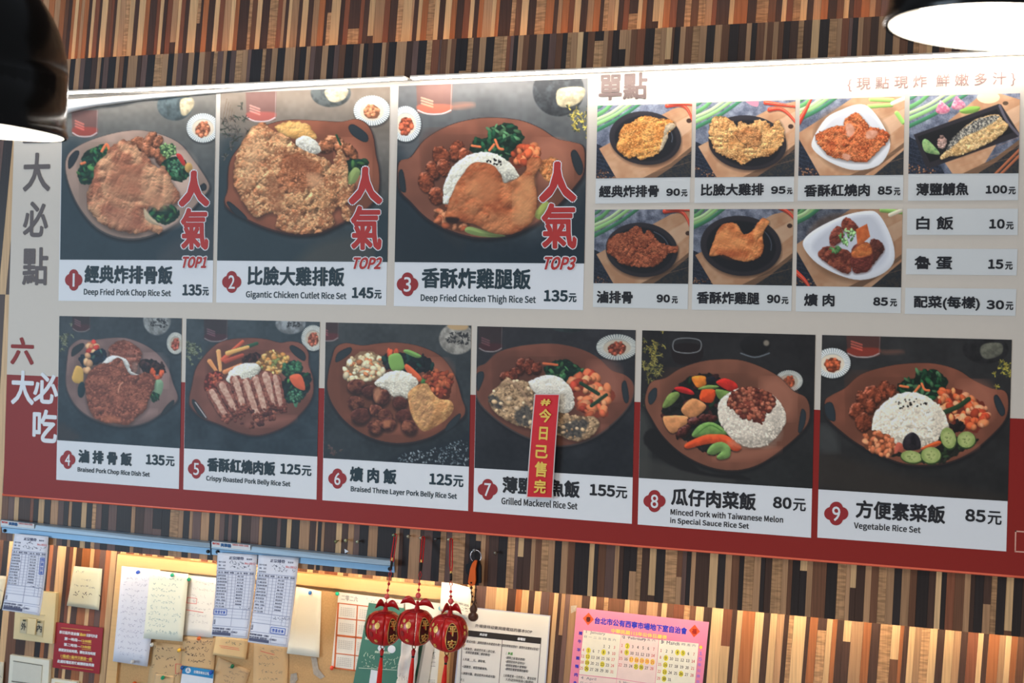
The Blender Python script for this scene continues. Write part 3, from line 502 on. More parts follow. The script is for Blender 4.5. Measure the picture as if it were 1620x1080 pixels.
def pic8():
    p = Pic((1000, 510), 3.0847, (28, 30, 900, 818)); p.bg((32, 31, 33), (30, 32, 33), 10, 90)
    p.blob([(30, 430), (90, 520), (80, 760), (30, 760)], (58, 60, 58), soft=20, alpha=.8); p.blob([(30, 660), (300, 720), (500, 760), (400, 790), (30, 760)], (56, 56, 54), soft=20, alpha=.7); p.blob([(60, 590), (120, 520), (330, 720), (520, 740), (560, 770), (240, 720)], (22, 22, 24), soft=5)
    p.sprig(95, 135, 62, (140, 128, 62), 3, 22); p.sprig(110, 235, 70, (124, 116, 62), 7, 22); p.sprig(80, 350, 50, (90, 90, 50), 9, 12)
    p.blob([(200, 110), (335, 110), (330, 190), (215, 200)], (26, 20, 22), soft=3); p.line([(198, 115), (210, 85), (265, 76), (325, 85), (338, 110), (325, 140), (270, 150), (210, 140), (198, 115)], 2.4, (104, 106, 108)); p.ell(600, 110, 74, 52, (24, 24, 26), dome=.5); p.line([(530, 150), (600, 170), (670, 150)], 3, (86, 92, 98)); p.ell(655, 100, 14, 14, (120, 112, 100), soft=4)
    p.dish(765, 285, 68, 52, b=.75, kim=(150, 66, 40))
    pan = [(62, 350), (90, 290), (160, 270), (230, 225), (330, 190), (430, 178), (530, 182), (630, 215), (720, 265), (790, 335), (850, 365), (872, 420), (865, 490), (820, 550), (740, 620), (640, 690), (540, 725), (430, 725), (320, 690), (220, 630), (140, 550), (90, 470), (60, 410)]
    p.pan(pan, (118, 74, 58), [[(822, 440), (832, 420), (848, 440), (845, 490), (826, 533), (810, 530)], [(80, 350), (105, 320), (122, 325), (118, 370), (95, 400), (80, 390)]], (34, 28, 28))
    p.greens([(150, 420), (240, 290), (330, 250), (420, 260), (460, 330), (430, 430), (440, 500), (500, 600), (400, 650), (250, 570), (160, 500)], 46, 3, (20, 22, 22), [(26, 24, 26), (24, 50, 34), (50, 26, 26), (70, 34, 32)], (16, 36))
    def pc(pts, c, g=.5): p.blob([(x, y+6) for x, y in pts], (16, 14, 14), soft=5, alpha=.6); p.blob(pts, c, c2=tuple(v*.85 for v in c), dome=.8, dw=12, gloss=g)
    pc([(293, 265), (355, 262), (362, 300), (325, 318), (303, 300)], (232, 130, 48)); pc([(362, 270), (400, 264), (408, 290), (370, 300)], (24, 26, 34)); pc([(410, 290), (450, 272), (500, 290), (516, 320), (480, 335), (430, 310)], (190, 42, 34))
    pc([(205, 322), (240, 312), (290, 330), (300, 352), (240, 342)], (196, 40, 40)); pc([(150, 400), (180, 350), (222, 338), (230, 360), (195, 400), (155, 418)], (118, 140, 74)); pc([(320, 325), (370, 305), (425, 312), (380, 328)], (120, 146, 76))
    pc([(335, 340), (350, 326), (403, 328), (405, 360), (385, 392), (332, 378)], (222, 78, 36)); pc([(410, 325), (480, 340), (470, 365), (440, 382), (415, 360)], (104, 130, 66))
    pc([(240, 420), (295, 370), (358, 400), (350, 430), (300, 465), (260, 455)], (206, 138, 88), .1); pc([(150, 465), (175, 455), (268, 458), (262, 500), (200, 540), (165, 510)], (210, 142, 92), .1)
    p.wings([(370, 465, 50, 20, 0), (250, 530, 44, 24, -40), (300, 480, 30, 20, 0)], (84, 40, 36))
    pc([(292, 545), (330, 500), (390, 486), (450, 520), (465, 545), (380, 550), (310, 560)], (112, 150, 80)); p.line([(320, 540), (380, 500), (440, 530)], 3, (70, 110, 50))
    pc([(255, 605), (270, 585), (350, 550), (400, 545), (460, 550), (520, 590), (533, 615), (500, 627), (420, 590), (340, 598), (275, 615)], (226, 84, 44)); pc([(365, 635), (390, 595), (440, 583), (478, 610), (475, 655), (430, 668), (412, 655), (435, 630), (400, 645)], (116, 152, 84))
    rb = [(418, 430), (430, 380), (480, 340), (540, 318), (600, 320), (660, 340), (710, 375), (745, 430), (748, 490), (710, 550), (660, 595), (600, 612), (540, 600), (480, 560), (430, 490)]
    p.rice(rb, (212, 200, 184), n=700, r=(5, 8)); mt = [(465, 400), (480, 345), (540, 318), (610, 320), (690, 360), (700, 410), (660, 440), (630, 495), (580, 470), (540, 470), (500, 430)]
    p.blob(mt, (84, 40, 32), edge=8); p.bits(200, mt, (7, 14), [(136, 74, 56), (112, 54, 42), (160, 96, 74), (90, 42, 34)], asp=.7, seed=8)
    return p
def pic9():
    p = Pic((1285, 520), 2.77, (22, 22, 880, 760)); p.bg((42, 42, 43), (30, 31, 32), 10, 90); p.blob([(25, 540), (200, 580), (400, 640), (860, 740), (860, 760), (25, 700)], (50, 42, 36), soft=30, alpha=.5); p.blob([(30, 420), (90, 440), (120, 540), (30, 530)], (66, 68, 68), soft=20, alpha=.6)
    p.glass(225, 25, 130, 76, (130, 48, 36), .8); p.blob([(300, 95), (380, 92), (400, 105), (320, 112)], (120, 76, 62), soft=12, alpha=.6); p.dish(88, 150, 80, 66, b=.95, kim=(176, 84, 52), seed=6); p.jug(760, 90, 100, 62, (36, 36, 38), [(738, 80), (770, 62), (830, 66), (828, 110), (770, 132), (740, 115)], (100, 100, 88)); p.sprig(850, 190, 55, (158, 146, 62), 5, 18)
    pan = [(50, 320), (80, 292), (140, 260), (210, 200), (320, 165), (430, 150), (540, 152), (640, 180), (710, 225), (790, 262), (850, 275), (865, 330), (850, 400), (790, 470), (700, 545), (600, 590), (500, 603), (400, 596), (300, 560), (200, 510), (120, 450), (60, 390)]
    p.pan(pan, (118, 70, 54), [[(795, 300), (812, 290), (840, 340), (845, 370), (828, 382), (805, 345)], [(52, 335), (85, 322), (102, 370), (98, 405), (65, 390)]], (40, 32, 32))
    p.wings([(315, 268, 26, 42, 5), (345, 275, 24, 34, 0), (265, 290, 38, 46, -30), (220, 310, 28, 40, -20), (195, 360, 36, 36, 0), (255, 340, 28, 34, 0), (225, 410, 36, 44, -20)], (136, 66, 44))
    p.greens([(370, 265), (400, 225), (445, 215), (460, 185), (510, 178), (560, 190), (595, 235), (560, 290), (500, 320), (400, 290)], 44, 5, (14, 32, 24), [(28, 70, 42), (20, 52, 34), (66, 104, 70)])
    for q in [[(385, 250), (420, 255)], [(450, 275), (470, 250)], [(480, 240), (492, 265), (512, 270)]]: p.line(q, 5, (206, 104, 62))
    p.red([(550, 300), (570, 265), (650, 265), (670, 290), (740, 315), (765, 350), (765, 400), (720, 455), (670, 440), (600, 400), (560, 350)], 70, (11, 28), [(200, 90, 52), (224, 132, 84), (176, 66, 40), (226, 150, 110)], 2, (100, 40, 28)); p.line([(580, 365), (640, 340), (685, 308)], 11, (32, 52, 32)); p.greens([(605, 425), (650, 405), (670, 430), (640, 455)], 8, 3, (20, 16, 18), [(26, 20, 22)])
    rb = [(262, 430), (275, 370), (320, 320), (380, 285), (440, 278), (500, 295), (555, 335), (590, 390), (595, 440), (560, 490), (500, 520), (430, 520), (340, 500), (270, 460)]
    p.rice(rb, (228, 216, 196), n=640, r=(5, 8)); p.bits(24, [(350, 340), (370, 310), (450, 300), (510, 330), (430, 345), (380, 350)], (3.5, 6), [(18, 16, 16)], asp=.6, seed=4)
    p.red([(222, 495), (240, 450), (290, 448), (350, 480), (370, 530), (330, 560), (280, 545), (235, 525)], 46, (8, 19), [(190, 108, 72), (160, 84, 52), (212, 136, 96)], 3); p.blob([(370, 500), (395, 505), (395, 535), (360, 550)], (170, 84, 66), dome=.5)
    p.greens([(350, 560), (380, 540), (480, 585), (560, 590), (720, 500), (700, 470), (620, 470), (560, 480), (540, 520)], 20, 7, (24, 26, 22), [(30, 34, 28), (40, 60, 36)]); p.blob([(480, 520), (550, 490), (562, 505), (490, 528)], (196, 84, 42), dome=.5)
    def cuc(x, y, rx, ry, rot):
        p.ell(x+1, y+4, rx, ry, (40, 60, 30), rot); p.ell(x, y, rx*.93, ry*.93, (150, 164, 100), rot, c2=(128, 146, 82), cell=14); p.ell(x, y, rx*.6, ry*.6, (170, 178, 116), rot, soft=8, alpha=.8)
        p.bits(8, circ(x, y, rx*.45, ry*.45), (3, 6), [(120, 136, 78)])
    cuc(596, 478, 35, 50, -15); cuc(675, 485, 42, 38, 0); cuc(435, 560, 50, 28, 8); cuc(520, 553, 46, 38, 0)
    p.blob([(396, 500), (410, 468), (440, 453), (468, 475), (476, 520), (440, 533), (405, 528)], (22, 20, 26), c2=(40, 36, 42), dome=.8, dw=12, gloss=1.2, bump=.3, bc=16)
    return p
def board(p, W, H, y0=0, white=False, q=None, chili=True, fish=False):
    p.bg((120, 126, 140), (60, 66, 78), 70, 36)
    p.blob([(0, H*.66), (W*.3, H*.72), (W*.34, H*1.05), (-10, H*1.05)], (34, 40, 50), sm=False, edge=2); p.blob([(W*.45, H*1.05), (W*1.05, H*.6), (W*1.05, H*1.05)], (32, 40, 46), sm=False)
def small(n):
    """the seven side pictures share their board, cloth and scallions"""
    spec = {1: ((930, 90), 4.696, 62, 345, 715, 560), 2: ((930, 90), 4.696, 797, 322, 748, 572), 3: ((1255, 90), 4.438, 36, 282, 750, 555), 4: ((1255, 90), 4.438, 806, 255, 788, 570),
            5: ((930, 320), 4.696, 42, 50, 717, 560), 6: ((930, 320), 4.696, 775, 48, 755, 572), 7: ((1255, 320), 4.438, 18, 44, 752, 556)}[n]
    o, s_, x, y, W, H = spec; p = Pic(o, s_, (x-2, y-2, x+W+2, y+H+2), 1.8); g = 1.0 if n < 5 else .82
    T = lambda *a: [(x+u*W, y+v*H) for u, v in a]; c = lambda *a: tuple(v*g for v in a)
    p.bg(c(126, 132, 150), c(96, 104, 122), 60, 34)
    if n == 7: p.bg(c(92, 98, 112), c(80, 84, 96), 50, 34)
    p.blob(T((-.05, .5), (.2, .66), (.35, 1.05), (-.05, 1.05)), c(44, 52, 68), sm=False, c2=c(30, 36, 48), cell=8)
    for i in range(9): p.line(T((-.02, .62+i*.05), (.3, .75+i*.05)), 1.5, c(70, 78, 96), sm=False, alpha=.5)
    p.blob(T((.5, 1.05), (1.05, .55), (1.05, 1.05)), c(36, 44, 52), sm=False, c2=c(60, 56, 54), cell=10)
    p.bits(50, T((-.02, .86), (.24, .93), (.3, 1.02), (-.02, 1.02)), (4, 9), [c(150, 110, 84), c(90, 60, 50)], seed=n)
    if n in (1, 2, 5, 6): bq = T((.03, .6), (.5, .28), (.8, .07), (1.05, .0), (1.05, .56), (.78, .82), (.45, 1.06), (.23, 1.04))
    elif n in (3, 7): bq = T((-.02, .47), (.3, .2), (.55, -.03), (1.05, -.03), (1.05, .6), (.65, 1.05), (.22, 1.04), (.12, .8))
    else: bq = T((.36, .34), (.62, .05), (.74, -.03), (1.05, .1), (1.05, .45), (.8, .6), (.6, 1.05), (.4, 1.0), (.3, .8))
    p.blob(bq, c(206, 164, 130), c2=c(188, 140, 106), sm=False, cell=90)
    p.blob([( a-6, b+10) for a, b in T((.23, 1.04), (.45, 1.0), (.78, .78), (1.05, .5), (1.05, .56), (.78, .84), (.5, 1.08))], c(120, 92, 72), sm=False)
    for i in range(7): p.line([(a, b) for a, b in T((.1+i*.07, .7+i*.04), (.6+i*.1, .25+i*.07), (1.05, .02+i*.08))], 2.5, c(176, 124, 90), alpha=.35)
    p.blob(T((.78, .3), (1.05, .1), (1.05, .28), (.85, .48)), c(224, 190, 160), sm=False, alpha=.6, soft=3)
    if n in (1, 2, 5, 6):
        hx = {1: (.965, .23), 2: (.95, .34), 5: (.98, .32), 6: (.96, .22)}[n]; p.ell(x+hx[0]*W, y+hx[1]*H, 20, 17, c(70, 48, 40))
    gs = {4: 1.15, 3: .8, 7: .5, 6: .7}.get(n, 1.0)
    for i, (a, b) in enumerate([((.0, .16), (.2, -.05)), ((.0, .28), (.42, -.05)), ((.0, .36), (.5, -.04)), ((.0, .22), (.33, -.04)), ((-.02, .07), (.1, -.04))]):
        p.line(T((a[0]*gs, a[1]*gs), ((a[0]+b[0])*.5*gs, ((a[1]+b[1])*.5+.03)*gs), (b[0]*gs, b[1])), 17-i*1.5, [c(96, 150, 96), c(140, 186, 120), c(60, 116, 84), c(176, 200, 150), c(70, 120, 90)][i], 11)
    def chili(pts, w=17): p.line([(a, b+7) for a, b in pts], w, c(60, 40, 40), 5, alpha=.5); p.line(pts, w, c(206, 66, 46), 6, rnd=.9); p.line([(a-3, b-4) for a, b in pts], 2.5, c(240, 170, 150), 1, alpha=.7)
    if n in (1, 5): chili(T((.74, .03), (.88, .02), (.96, .1), (1.02, .3))); chili(T((.76, -.01), (1.03, .02)), 12)
    if n == 2: chili(T((1.04, .36), (.93, .18), (.84, .11), (.74, .12))[::-1]); chili(T((.7, .03), (1.04, .09)), 16); p.blob(T((.5, .0), (.62, .0), (.62, .08), (.55, .06)), c(206, 130, 150))
    if n == 6: chili(T((1.04, .18), (.95, .05), (.86, -.02))[::-1]); chili(T((1.04, .02), (.9, -.03)), 12)
    if n == 3: chili(T((.0, .32), (.06, .18), (.13, .0)), 20)
    if n == 7: chili(T((-.02, .78), (.08, .9), (.14, 1.02)), 20)
    if n in (3, 7):
        for q in (T((.68, .03), (.88, .04)), T((.66, .12), (.87, .1)), T((.92, .2), (.98, .32))) if n == 3 else (T((.8, .02), (1.02, .05)),): p.line(q, 15, c(150, 196, 104), rnd=.8)
        p.line(T((.88, .08), (1.02, .0)), 14, c(236, 226, 200))
    if n in (1, 2, 5, 6):
        cx, cy, rx, ry = {1: (.51, .46, .375, .355), 2: (.52, .55, .39, .355), 5: (.5, .54, .375, .36), 6: (.48, .48, .4, .39)}[n]; cx, cy, rx, ry = x+cx*W, y+cy*H, rx*W, ry*H
        p.ell(cx+4, cy+14, rx, ry, c(60, 46, 40), 8, soft=12, alpha=.7); p.ell(cx, cy, rx, ry, c(48, 46, 52), 6, dome=.25, dw=20); p.ell(cx+2, cy+4, rx*.86, ry*.85, c(30, 32, 38), 6, soft=5)
        p.line([(cx+rx*.75*math.cos(t), cy+ry*.74*math.sin(t)) for t in np.linspace(-1.1, .2, 8)], 4, c(96, 104, 120), alpha=.6)
    if n == 1: p.fried([(x-62+a, y-345+b) for a, b in [(275, 500), (320, 490), (360, 460), (400, 440), (460, 440), (520, 455), (580, 460), (640, 480), (648, 520), (600, 570), (570, 640), (540, 690), (520, 720), (440, 750), (390, 765), (360, 740), (300, 750), (250, 720), (210, 670), (230, 610), (235, 560)]], (222, 160, 92), (196, 124, 62), bump=1.0, bc=10); p.blob([(575, 510), (640, 490), (640, 530), (590, 560), (595, 600), (550, 690), (530, 690), (560, 600)], (176, 160, 136), edge=4, dome=.6, dw=8, bump=.5)
    if n == 2: p.fried([(900, 520), (930, 460), (985, 440), (1060, 465), (1110, 520), (1120, 480), (1160, 490), (1200, 500), (1260, 470), (1330, 480), (1360, 520), (1400, 470), (1430, 480), (1460, 560), (1450, 640), (1380, 720), (1300, 740), (1220, 760), (1150, 800), (1100, 770), (1020, 740), (950, 700), (915, 640), (900, 580)], (216, 168, 112), (190, 132, 80), bump=1.3, bc=8, edge=8); p.fried([(1090, 560), (1200, 520), (1290, 560), (1260, 680), (1140, 640)], (190, 136, 88), (160, 102, 60), bump=1.3, bc=8, sh=False, edge=10)
    if n == 3:
        p.ell(410, 580, 275, 235, (120, 90, 70), 15, soft=12, alpha=.5); p.blob([(440, 335), (520, 345), (600, 430), (660, 540), (678, 640), (600, 760), (430, 795), (260, 740), (140, 650), (140, 570), (230, 430), (340, 370)], (232, 234, 238), dome=.2, dw=30); p.blob([(440, 360), (520, 380), (590, 450), (640, 550), (640, 640), (560, 720), (420, 750), (280, 700), (180, 620), (180, 560), (260, 450), (350, 390)], (214, 216, 222), soft=10)
        p.fried([(365, 440), (440, 390), (500, 440), (540, 490), (600, 500), (660, 530), (672, 580), (620, 640), (560, 700), (520, 735), (440, 735), (340, 720), (250, 690), (200, 640), (150, 560), (200, 520), (280, 490), (350, 480)], (206, 120, 74), (170, 80, 44), bump=1.3, bc=9, edge=7)
        for q in [[(370, 470), (420, 480), (425, 540), (380, 560)], [(520, 520), (590, 520), (570, 570), (515, 570)], [(350, 680), (400, 690), (390, 725), (350, 715)]]: p.blob(q, (222, 170, 148), c2=(206, 146, 120), soft=5, edge=3)
    if n == 4:
        for a, b in ((1050, 350), (1160, 320)): p.blob([(a-50, b+30), (a-30, b-20), (a-15, b-45), (a+10, b-25), (a+50, b+15), (a+30, b+45), (a-20, b+50)], (206, 110, 140), c2=(226, 170, 180), dome=.7, dw=14, cell=12)
        p.blob([(1165, 380), (1230, 350), (1310, 350), (1290, 385), (1210, 400)], (130, 170, 80), dome=.6); p.ell(1370, 285, 80, 42, (236, 220, 180), dome=.2); p.ell(1490, 325, 20, 14, (90, 70, 56))
        p.blob([(845, 545), (1440, 330), (1460, 335), (1590, 540), (1580, 560), (960, 780), (930, 770)], (46, 44, 50), sm=False, soft=2); p.blob([(870, 560), (1430, 365), (1545, 530), (960, 740)], (26, 27, 31), sm=False, soft=3); p.line([(1450, 345), (1500, 450), (1580, 545)], 9, (110, 106, 120), alpha=.7)
        fs = [(1030, 715), (1035, 690), (1080, 650), (1110, 590), (1180, 510), (1280, 440), (1370, 410), (1440, 405), (1480, 450), (1510, 480), (1480, 530), (1400, 590), (1300, 640), (1180, 690), (1090, 700), (1050, 722)]
        p.fried(fs, (222, 190, 140), (196, 156, 104), bump=.8, bc=9, edge=4); p.blob([(1075, 650), (1120, 570), (1200, 500), (1300, 435), (1440, 410), (1420, 450), (1300, 520), (1200, 560), (1110, 640)], (60, 62, 66), c2=(190, 184, 168), cell=7, edge=5, soft=4, bump=.6, bc=6)
        p.blob([(905, 600), (925, 575), (965, 600), (1030, 680), (970, 680), (920, 660)], (96, 140, 90), c2=(150, 180, 120), dome=.6, gloss=.3); p.fried([(1010, 590), (1045, 545), (1078, 590), (1060, 640), (1020, 635)], (190, 160, 150), (150, 120, 110), sh=False)
        for a in (0, 40): p.line([(1420+a, 820), (1600, 640+a)], 9, (160, 96, 66), sm=False)
    if n == 5: p.fried([(145, 290), (200, 240), (290, 220), (350, 178), (395, 190), (420, 230), (450, 200), (490, 240), (520, 290), (600, 320), (670, 325), (665, 370), (600, 380), (560, 430), (500, 470), (430, 485), (330, 475), (240, 450), (190, 400), (145, 370)], (150, 84, 58), (110, 54, 36), bump=1.1, bc=9, edge=6)
    if n == 6:
        lg = [(905, 400), (920, 330), (960, 220), (1000, 165), (1060, 150), (1110, 165), (1160, 235), (1220, 210), (1265, 150), (1300, 115), (1350, 145), (1320, 190), (1300, 250), (1308, 330), (1290, 390), (1240, 425), (1170, 440), (1080, 420), (1000, 390)]
        p.fried(lg, (206, 134, 82), (176, 96, 54), bump=.5, bc=12, edge=3); p.blob([(960, 250), (1060, 200), (1140, 260), (1120, 340), (980, 330)], (214, 146, 92), soft=30, alpha=.5); p.blob([(920, 350), (1050, 350), (1180, 410), (1080, 420)], (160, 80, 50), soft=20, alpha=.5)
    if n == 7:
        p.ell(400, 320, 320, 240, (90, 66, 50), 15, soft=14, alpha=.5); p.blob([(510, 60), (590, 75), (660, 180), (708, 320), (700, 430), (610, 510), (470, 545), (320, 510), (170, 430), (80, 330), (75, 260), (170, 180), (350, 95)], (212, 215, 222), dome=.25, dw=30); p.blob([(500, 90), (570, 110), (630, 210), (665, 330), (640, 420), (560, 480), (440, 505), (320, 470), (200, 390), (130, 320), (190, 230), (350, 130)], (188, 192, 202), soft=16)
        def pk(q, a, b, g=.4): p.blob([(u+2, v+8) for u, v in q], (50, 26, 22), soft=8, alpha=.6); p.blob(q, a, c2=b, bump=.7, bc=12, dome=.7, dw=14, gloss=g, edge=4, cell=22)
        pk([(340, 140), (375, 105), (430, 140), (460, 190), (400, 220), (345, 190)], (130, 66, 50), (96, 44, 36)); pk([(255, 230), (300, 170), (340, 180), (350, 250), (300, 300), (260, 300)], (136, 70, 56), (100, 48, 40)); pk([(540, 270), (600, 265), (640, 325), (590, 400), (550, 430)], (96, 50, 42), (66, 34, 30))
        pk([(175, 350), (230, 310), (330, 320), (400, 350), (415, 430), (390, 500), (320, 480), (240, 430), (190, 390)], (132, 70, 52), (90, 42, 34)); pk([(410, 330), (480, 280), (545, 300), (558, 400), (540, 470), (470, 495), (415, 480)], (110, 52, 44), (84, 38, 34)); p.blob([(415, 340), (480, 290), (535, 290), (550, 360), (480, 385), (418, 385)], (190, 112, 62), c2=(166, 88, 48), soft=5, bump=.4); p.blob([(440, 190), (518, 150), (540, 240), (490, 285), (450, 300)], (196, 104, 58), c2=(176, 86, 46), sm=False, dome=.3)
        p.bits(26, [(320, 240), (350, 190), (410, 180), (440, 230), (400, 280), (360, 320)], (9, 20), [(110, 160, 96), (160, 196, 140), (80, 130, 70)], asp=.4, seed=3); p.bits(12, [(250, 320), (340, 305), (330, 350), (280, 350)], (10, 20), [(70, 110, 64), (96, 140, 84)], asp=.4)
    return p
def photo(name, p, q, d, parent, step=1.05, gain=1.0):
    """grid mesh over photo quad q, one colour per vertex from the painted print"""
    nx = max(int(math.dist(q[0], q[1])/step), 2); ny = max(int(math.dist(q[0], q[3])/step), 2)
    u, v = np.meshgrid(np.linspace(0, 1, nx+1), np.linspace(0, 1, ny+1)); X, Y = bil(q, u, v)
    r = np.stack([X-810, Y-540, np.full(X.shape, F)], -1); k = (D+d)/(r@_Y); pt = r*k[..., None]
    V = np.stack([pt@_X, np.full(X.shape, d), pt@_U+ZC], -1).reshape(-1, 3)
    i = (np.arange(ny)[:, None]*(nx+1)+np.arange(nx)[None]).ravel(); Fc = np.stack([i, i+nx+1, i+nx+2, i+1], -1)
    me = bpy.data.meshes.new(name); me.vertices.add(len(V)); me.vertices.foreach_set('co', V.ravel())
    me.loops.add(Fc.size); me.loops.foreach_set('vertex_index', Fc.ravel()); me.polygons.add(len(Fc))
    me.polygons.foreach_set('loop_start', np.arange(0, Fc.size, 4)); me.update(calc_edges=True)
    bx = np.clip(((X-p.o[0])*p.s-p.x0)*p.k-.5, 0, p.W-1.01); by = np.clip(((Y-p.o[1])*p.s-p.y0)*p.k-.5, 0, p.H-1.01)
    xi = bx.astype(int); yi = by.astype(int); fx = (bx-xi)[..., None]; fy = (by-yi)[..., None]; a = p.a
    c = (a[yi, xi]*(1-fx)+a[yi, xi+1]*fx)*(1-fy)+(a[yi+1, xi]*(1-fx)+a[yi+1, xi+1]*fx)*fy
    c = np.clip(lin(np.clip(c, 0, 255))*gain, 0, .92).reshape(-1, 3)
    at = me.color_attributes.new('print', 'FLOAT_COLOR', 'POINT'); at.data.foreach_set('color', np.concatenate([c, np.ones((len(c), 1))], 1).astype(np.float32).ravel())
    m = bpy.data.materials.get('printed_picture')
    if not m:
        m = bpy.data.materials.new('printed_picture'); m.use_nodes = True; b = m.node_tree.nodes['Principled BSDF']; b.inputs['Roughness'].default_value = .5; b.inputs['Specular IOR Level'].default_value = .3
        n = m.node_tree.nodes.new('ShaderNodeVertexColor'); n.layer_name = 'print'; m.node_tree.links.new(n.outputs[0], b.inputs['Base Color'])
    return link(name, me, m, parent)
# ---------------------------------------------------------------- strip-clad walls
UP = '''60 T,70 O,79 T,88 O,96 B,102 D,107.4 O,112 L,117.5 O,122 T,127 O,134 D,139 L,144 R,151 D,155 L,164 B,170 R,174.5 D,178.5 L,184 T,192.6 H,199 L,207 D,214 L,224 O,231 D,242 R,247.6 L,253 D,258.7 R,267 D^67T,276 L,281 R,287.4 D,294 L,307 D^37H,312 D,316 O,324.4 D,334.6 L,342 R,350 T,360.5 L,367 O,373.5 D,389 H,394 B,402 L,409.6 D,421.7 H,434.6 R,442 T,446.7 D,452 L,457 T,468 D,473.5 L,482.8 D,491 T,500 O,509.6 D,514 H^20D,520 L,534 D,540.7 R,548.5 H^46D,566 R,572 D,580 D^57L,589 T,604 R,613 D,625 H,633.7 L,647.6 T,651 D,658 L,664 O,673.5 H,684 L,691.5 D,700.7 L,710.6 O,719 D,730 R,740 L,746.7 D,754 O,761.5 T,775 L,781.5 O,787 D,806 H,813 B,822 L,833 D,845 H,860.5 O,873.5 D,880 T,886.5 O,897.6 R,906 L,916 D,926.7 T,936.5 O,947 D,952.6 H,959.6 T,970 L,976 D,984 R,993 H^22D,1007 L,1013.7 O,1020.7 D,1031 D^34L,1040.5 L,1047.6 O,1058 R,1069 D,1081.5 H,1091.5 B,1103 H,1114 T,1124.5 R,1132 D,1152 L,1159.6 O,1181 D,1195 H,1214 B,1226 D,1235.5 L,1243 R,1253 H,1265 L,1275.4 D,1285.5 T,1297.6 O,1308.7 D,1322.6 B,1333.7 L,1342 D,1349.5 R,1361.5 O,1375 T,1384 B,1393 M,1405 D,1418 L,1428 O,1440 D,1452 T,1463 R,1476 L,1488 D,1502 H,1515 B,1527 D,1538 L,1549 O,1562 T,1573 D,1586 R,1598 L,1610 D,1624 O,1636 L,1648 B,1660'''
MT = '''-40 K,-22 T,-8 D,5 M,18 K,32 L,44 D,56 M,70 K,84 T,96 B,103.7 T,112 K,120 T,128 M,135.5 K,146 D,155 T,160.7 K,165 M,173 K,184.4 T,190 B,197 K,203.7 T,218.5 D,225 M,234 K,246 H,258 T,267 K,276 T,282 M,290 D,299 T,308 K,316 T,325 B,334 D,339 H,345 M,354 T,359.6 K,366 M,374.5 H,384.6 T,393 M,398.5 K,416 H,421.7 D,431 T,440 K,452 T,468 D,476 K,485.6 T,492 M,500 D,510.6 T,520 K,530 M,538 B,547.6 K,559.6 D,570 T,576 K,583 D,592 K,605 T,611.5 B,616 K,628 T,644 D,654 M,663 K,676 H,684.6 R,696 M,699.5 B,708.7 T,715 B,722.6 K,730 T^112K,741 H,749.5 D,759.6 T,770 K,783 H,797 T^112H,803 R,808.7 M,814 K,820.7 T,829 B,838 D,849.5 T,859.6 K,870 M,881 B,891 K,898.5 H,905 T,915 L,923.5 K,931 B,942 H^65K,956 T,963 B,970.7 K,981 K^78T,992 T,999.5 B,1008.7 R,1021.7 K,1036.5 H,1046.7 T,1055 B^94L,1064 B,1068 K,1077 T,1085.5 B,1096.7 H,1107.8 T,1119 K,1132 T,1143 B,1155 K,1170 D,1182 T,1190 K,1198.5 B,1210.5 T,1215 B,1224.5 T,1232.8 B,1241 K,1251 T^94D,1264 H,1272.6 D,1285.5 L,1297.6 K,1313 H,1325 T,1333 T^94R,1344 M,1350 K,1358.7 T,1367 B,1379 D,1391 T,1403 K,1415 T,1426 B,1439 K,1448 H,1457 T,1469 L,1478 K,1489 B,1498 T,1509 D,1522 T,1534 K,1546 B,1559 T,1570 K,1584 H,1597 B,1610 K,1624 T,1636 D,1650'''
MBT = '''-40 O,-20 D,-8 L,5 B,15 M,24.7 L,31.6 D,50 R,55 K,63 L,72 K,82 T,94 M,103 K,110.7 T,115.6 K,131 L,139 K,148 H,154 M,163 K,174 M,186.8 K,210 T,216 D,230 M,244 M^836K,258 K,271 H,284.6 T,292 K,302 T,307 M,320 T,333 K,341.7 T,349.6 M,357.5 K,363.5 M,369 K,379 L,384 D,399 M,412 T,417 K,440.5 M,446.5 K,456 L,463 K,476 T,492 D,502 T,505 K,511 T,515.6 D,534 L,543 D,553 T,562 M,571 K,585 T,599.6 K,628 T,634 D,640 K,650 T,667 D,672.6 M,686.5 K,699 H,708 M,717 H,738 D,745 K,754.7 K^855T,763 T,770.5 B,776 D,791 K,805 H,817 M,822 D^880L,830.8 D,842.7 T,849.5 B,859 H,870 T,880 K,890.7 T,901 B,911.8 K,934.6 L,942.5 K,949 B,961 M,975 T,982 D,989 K,999 T^903K,1010 H,1018 D,1030 D^941L,1040.6 K,1054.7 H,1073.5 T^912B,1082 M,1089 K,1096 T,1103 D,1125 L,1138 K,1150 T,1160 B,1172 K,1179.5 H,1195 T,1206 K,1213 D,1223.6 H,1240 T,1249 B,1256 K,1268 K^902L,1279 T,1288 B,1310 K,1327 H,1341 T,1348 D^929L,1357 D,1371 T,1381 B,1392.5 H,1405 T,1417 K,1429 T,1442 B,1453 K,1472 D,1483 L,1492 K,1500 R,1513 B,1528.5 T,1538 D,1545 K,1559 T^955D,1571 H,1580 K,1594 B^997L,1606 K,1620 D,1634 T,1648 K,1662'''
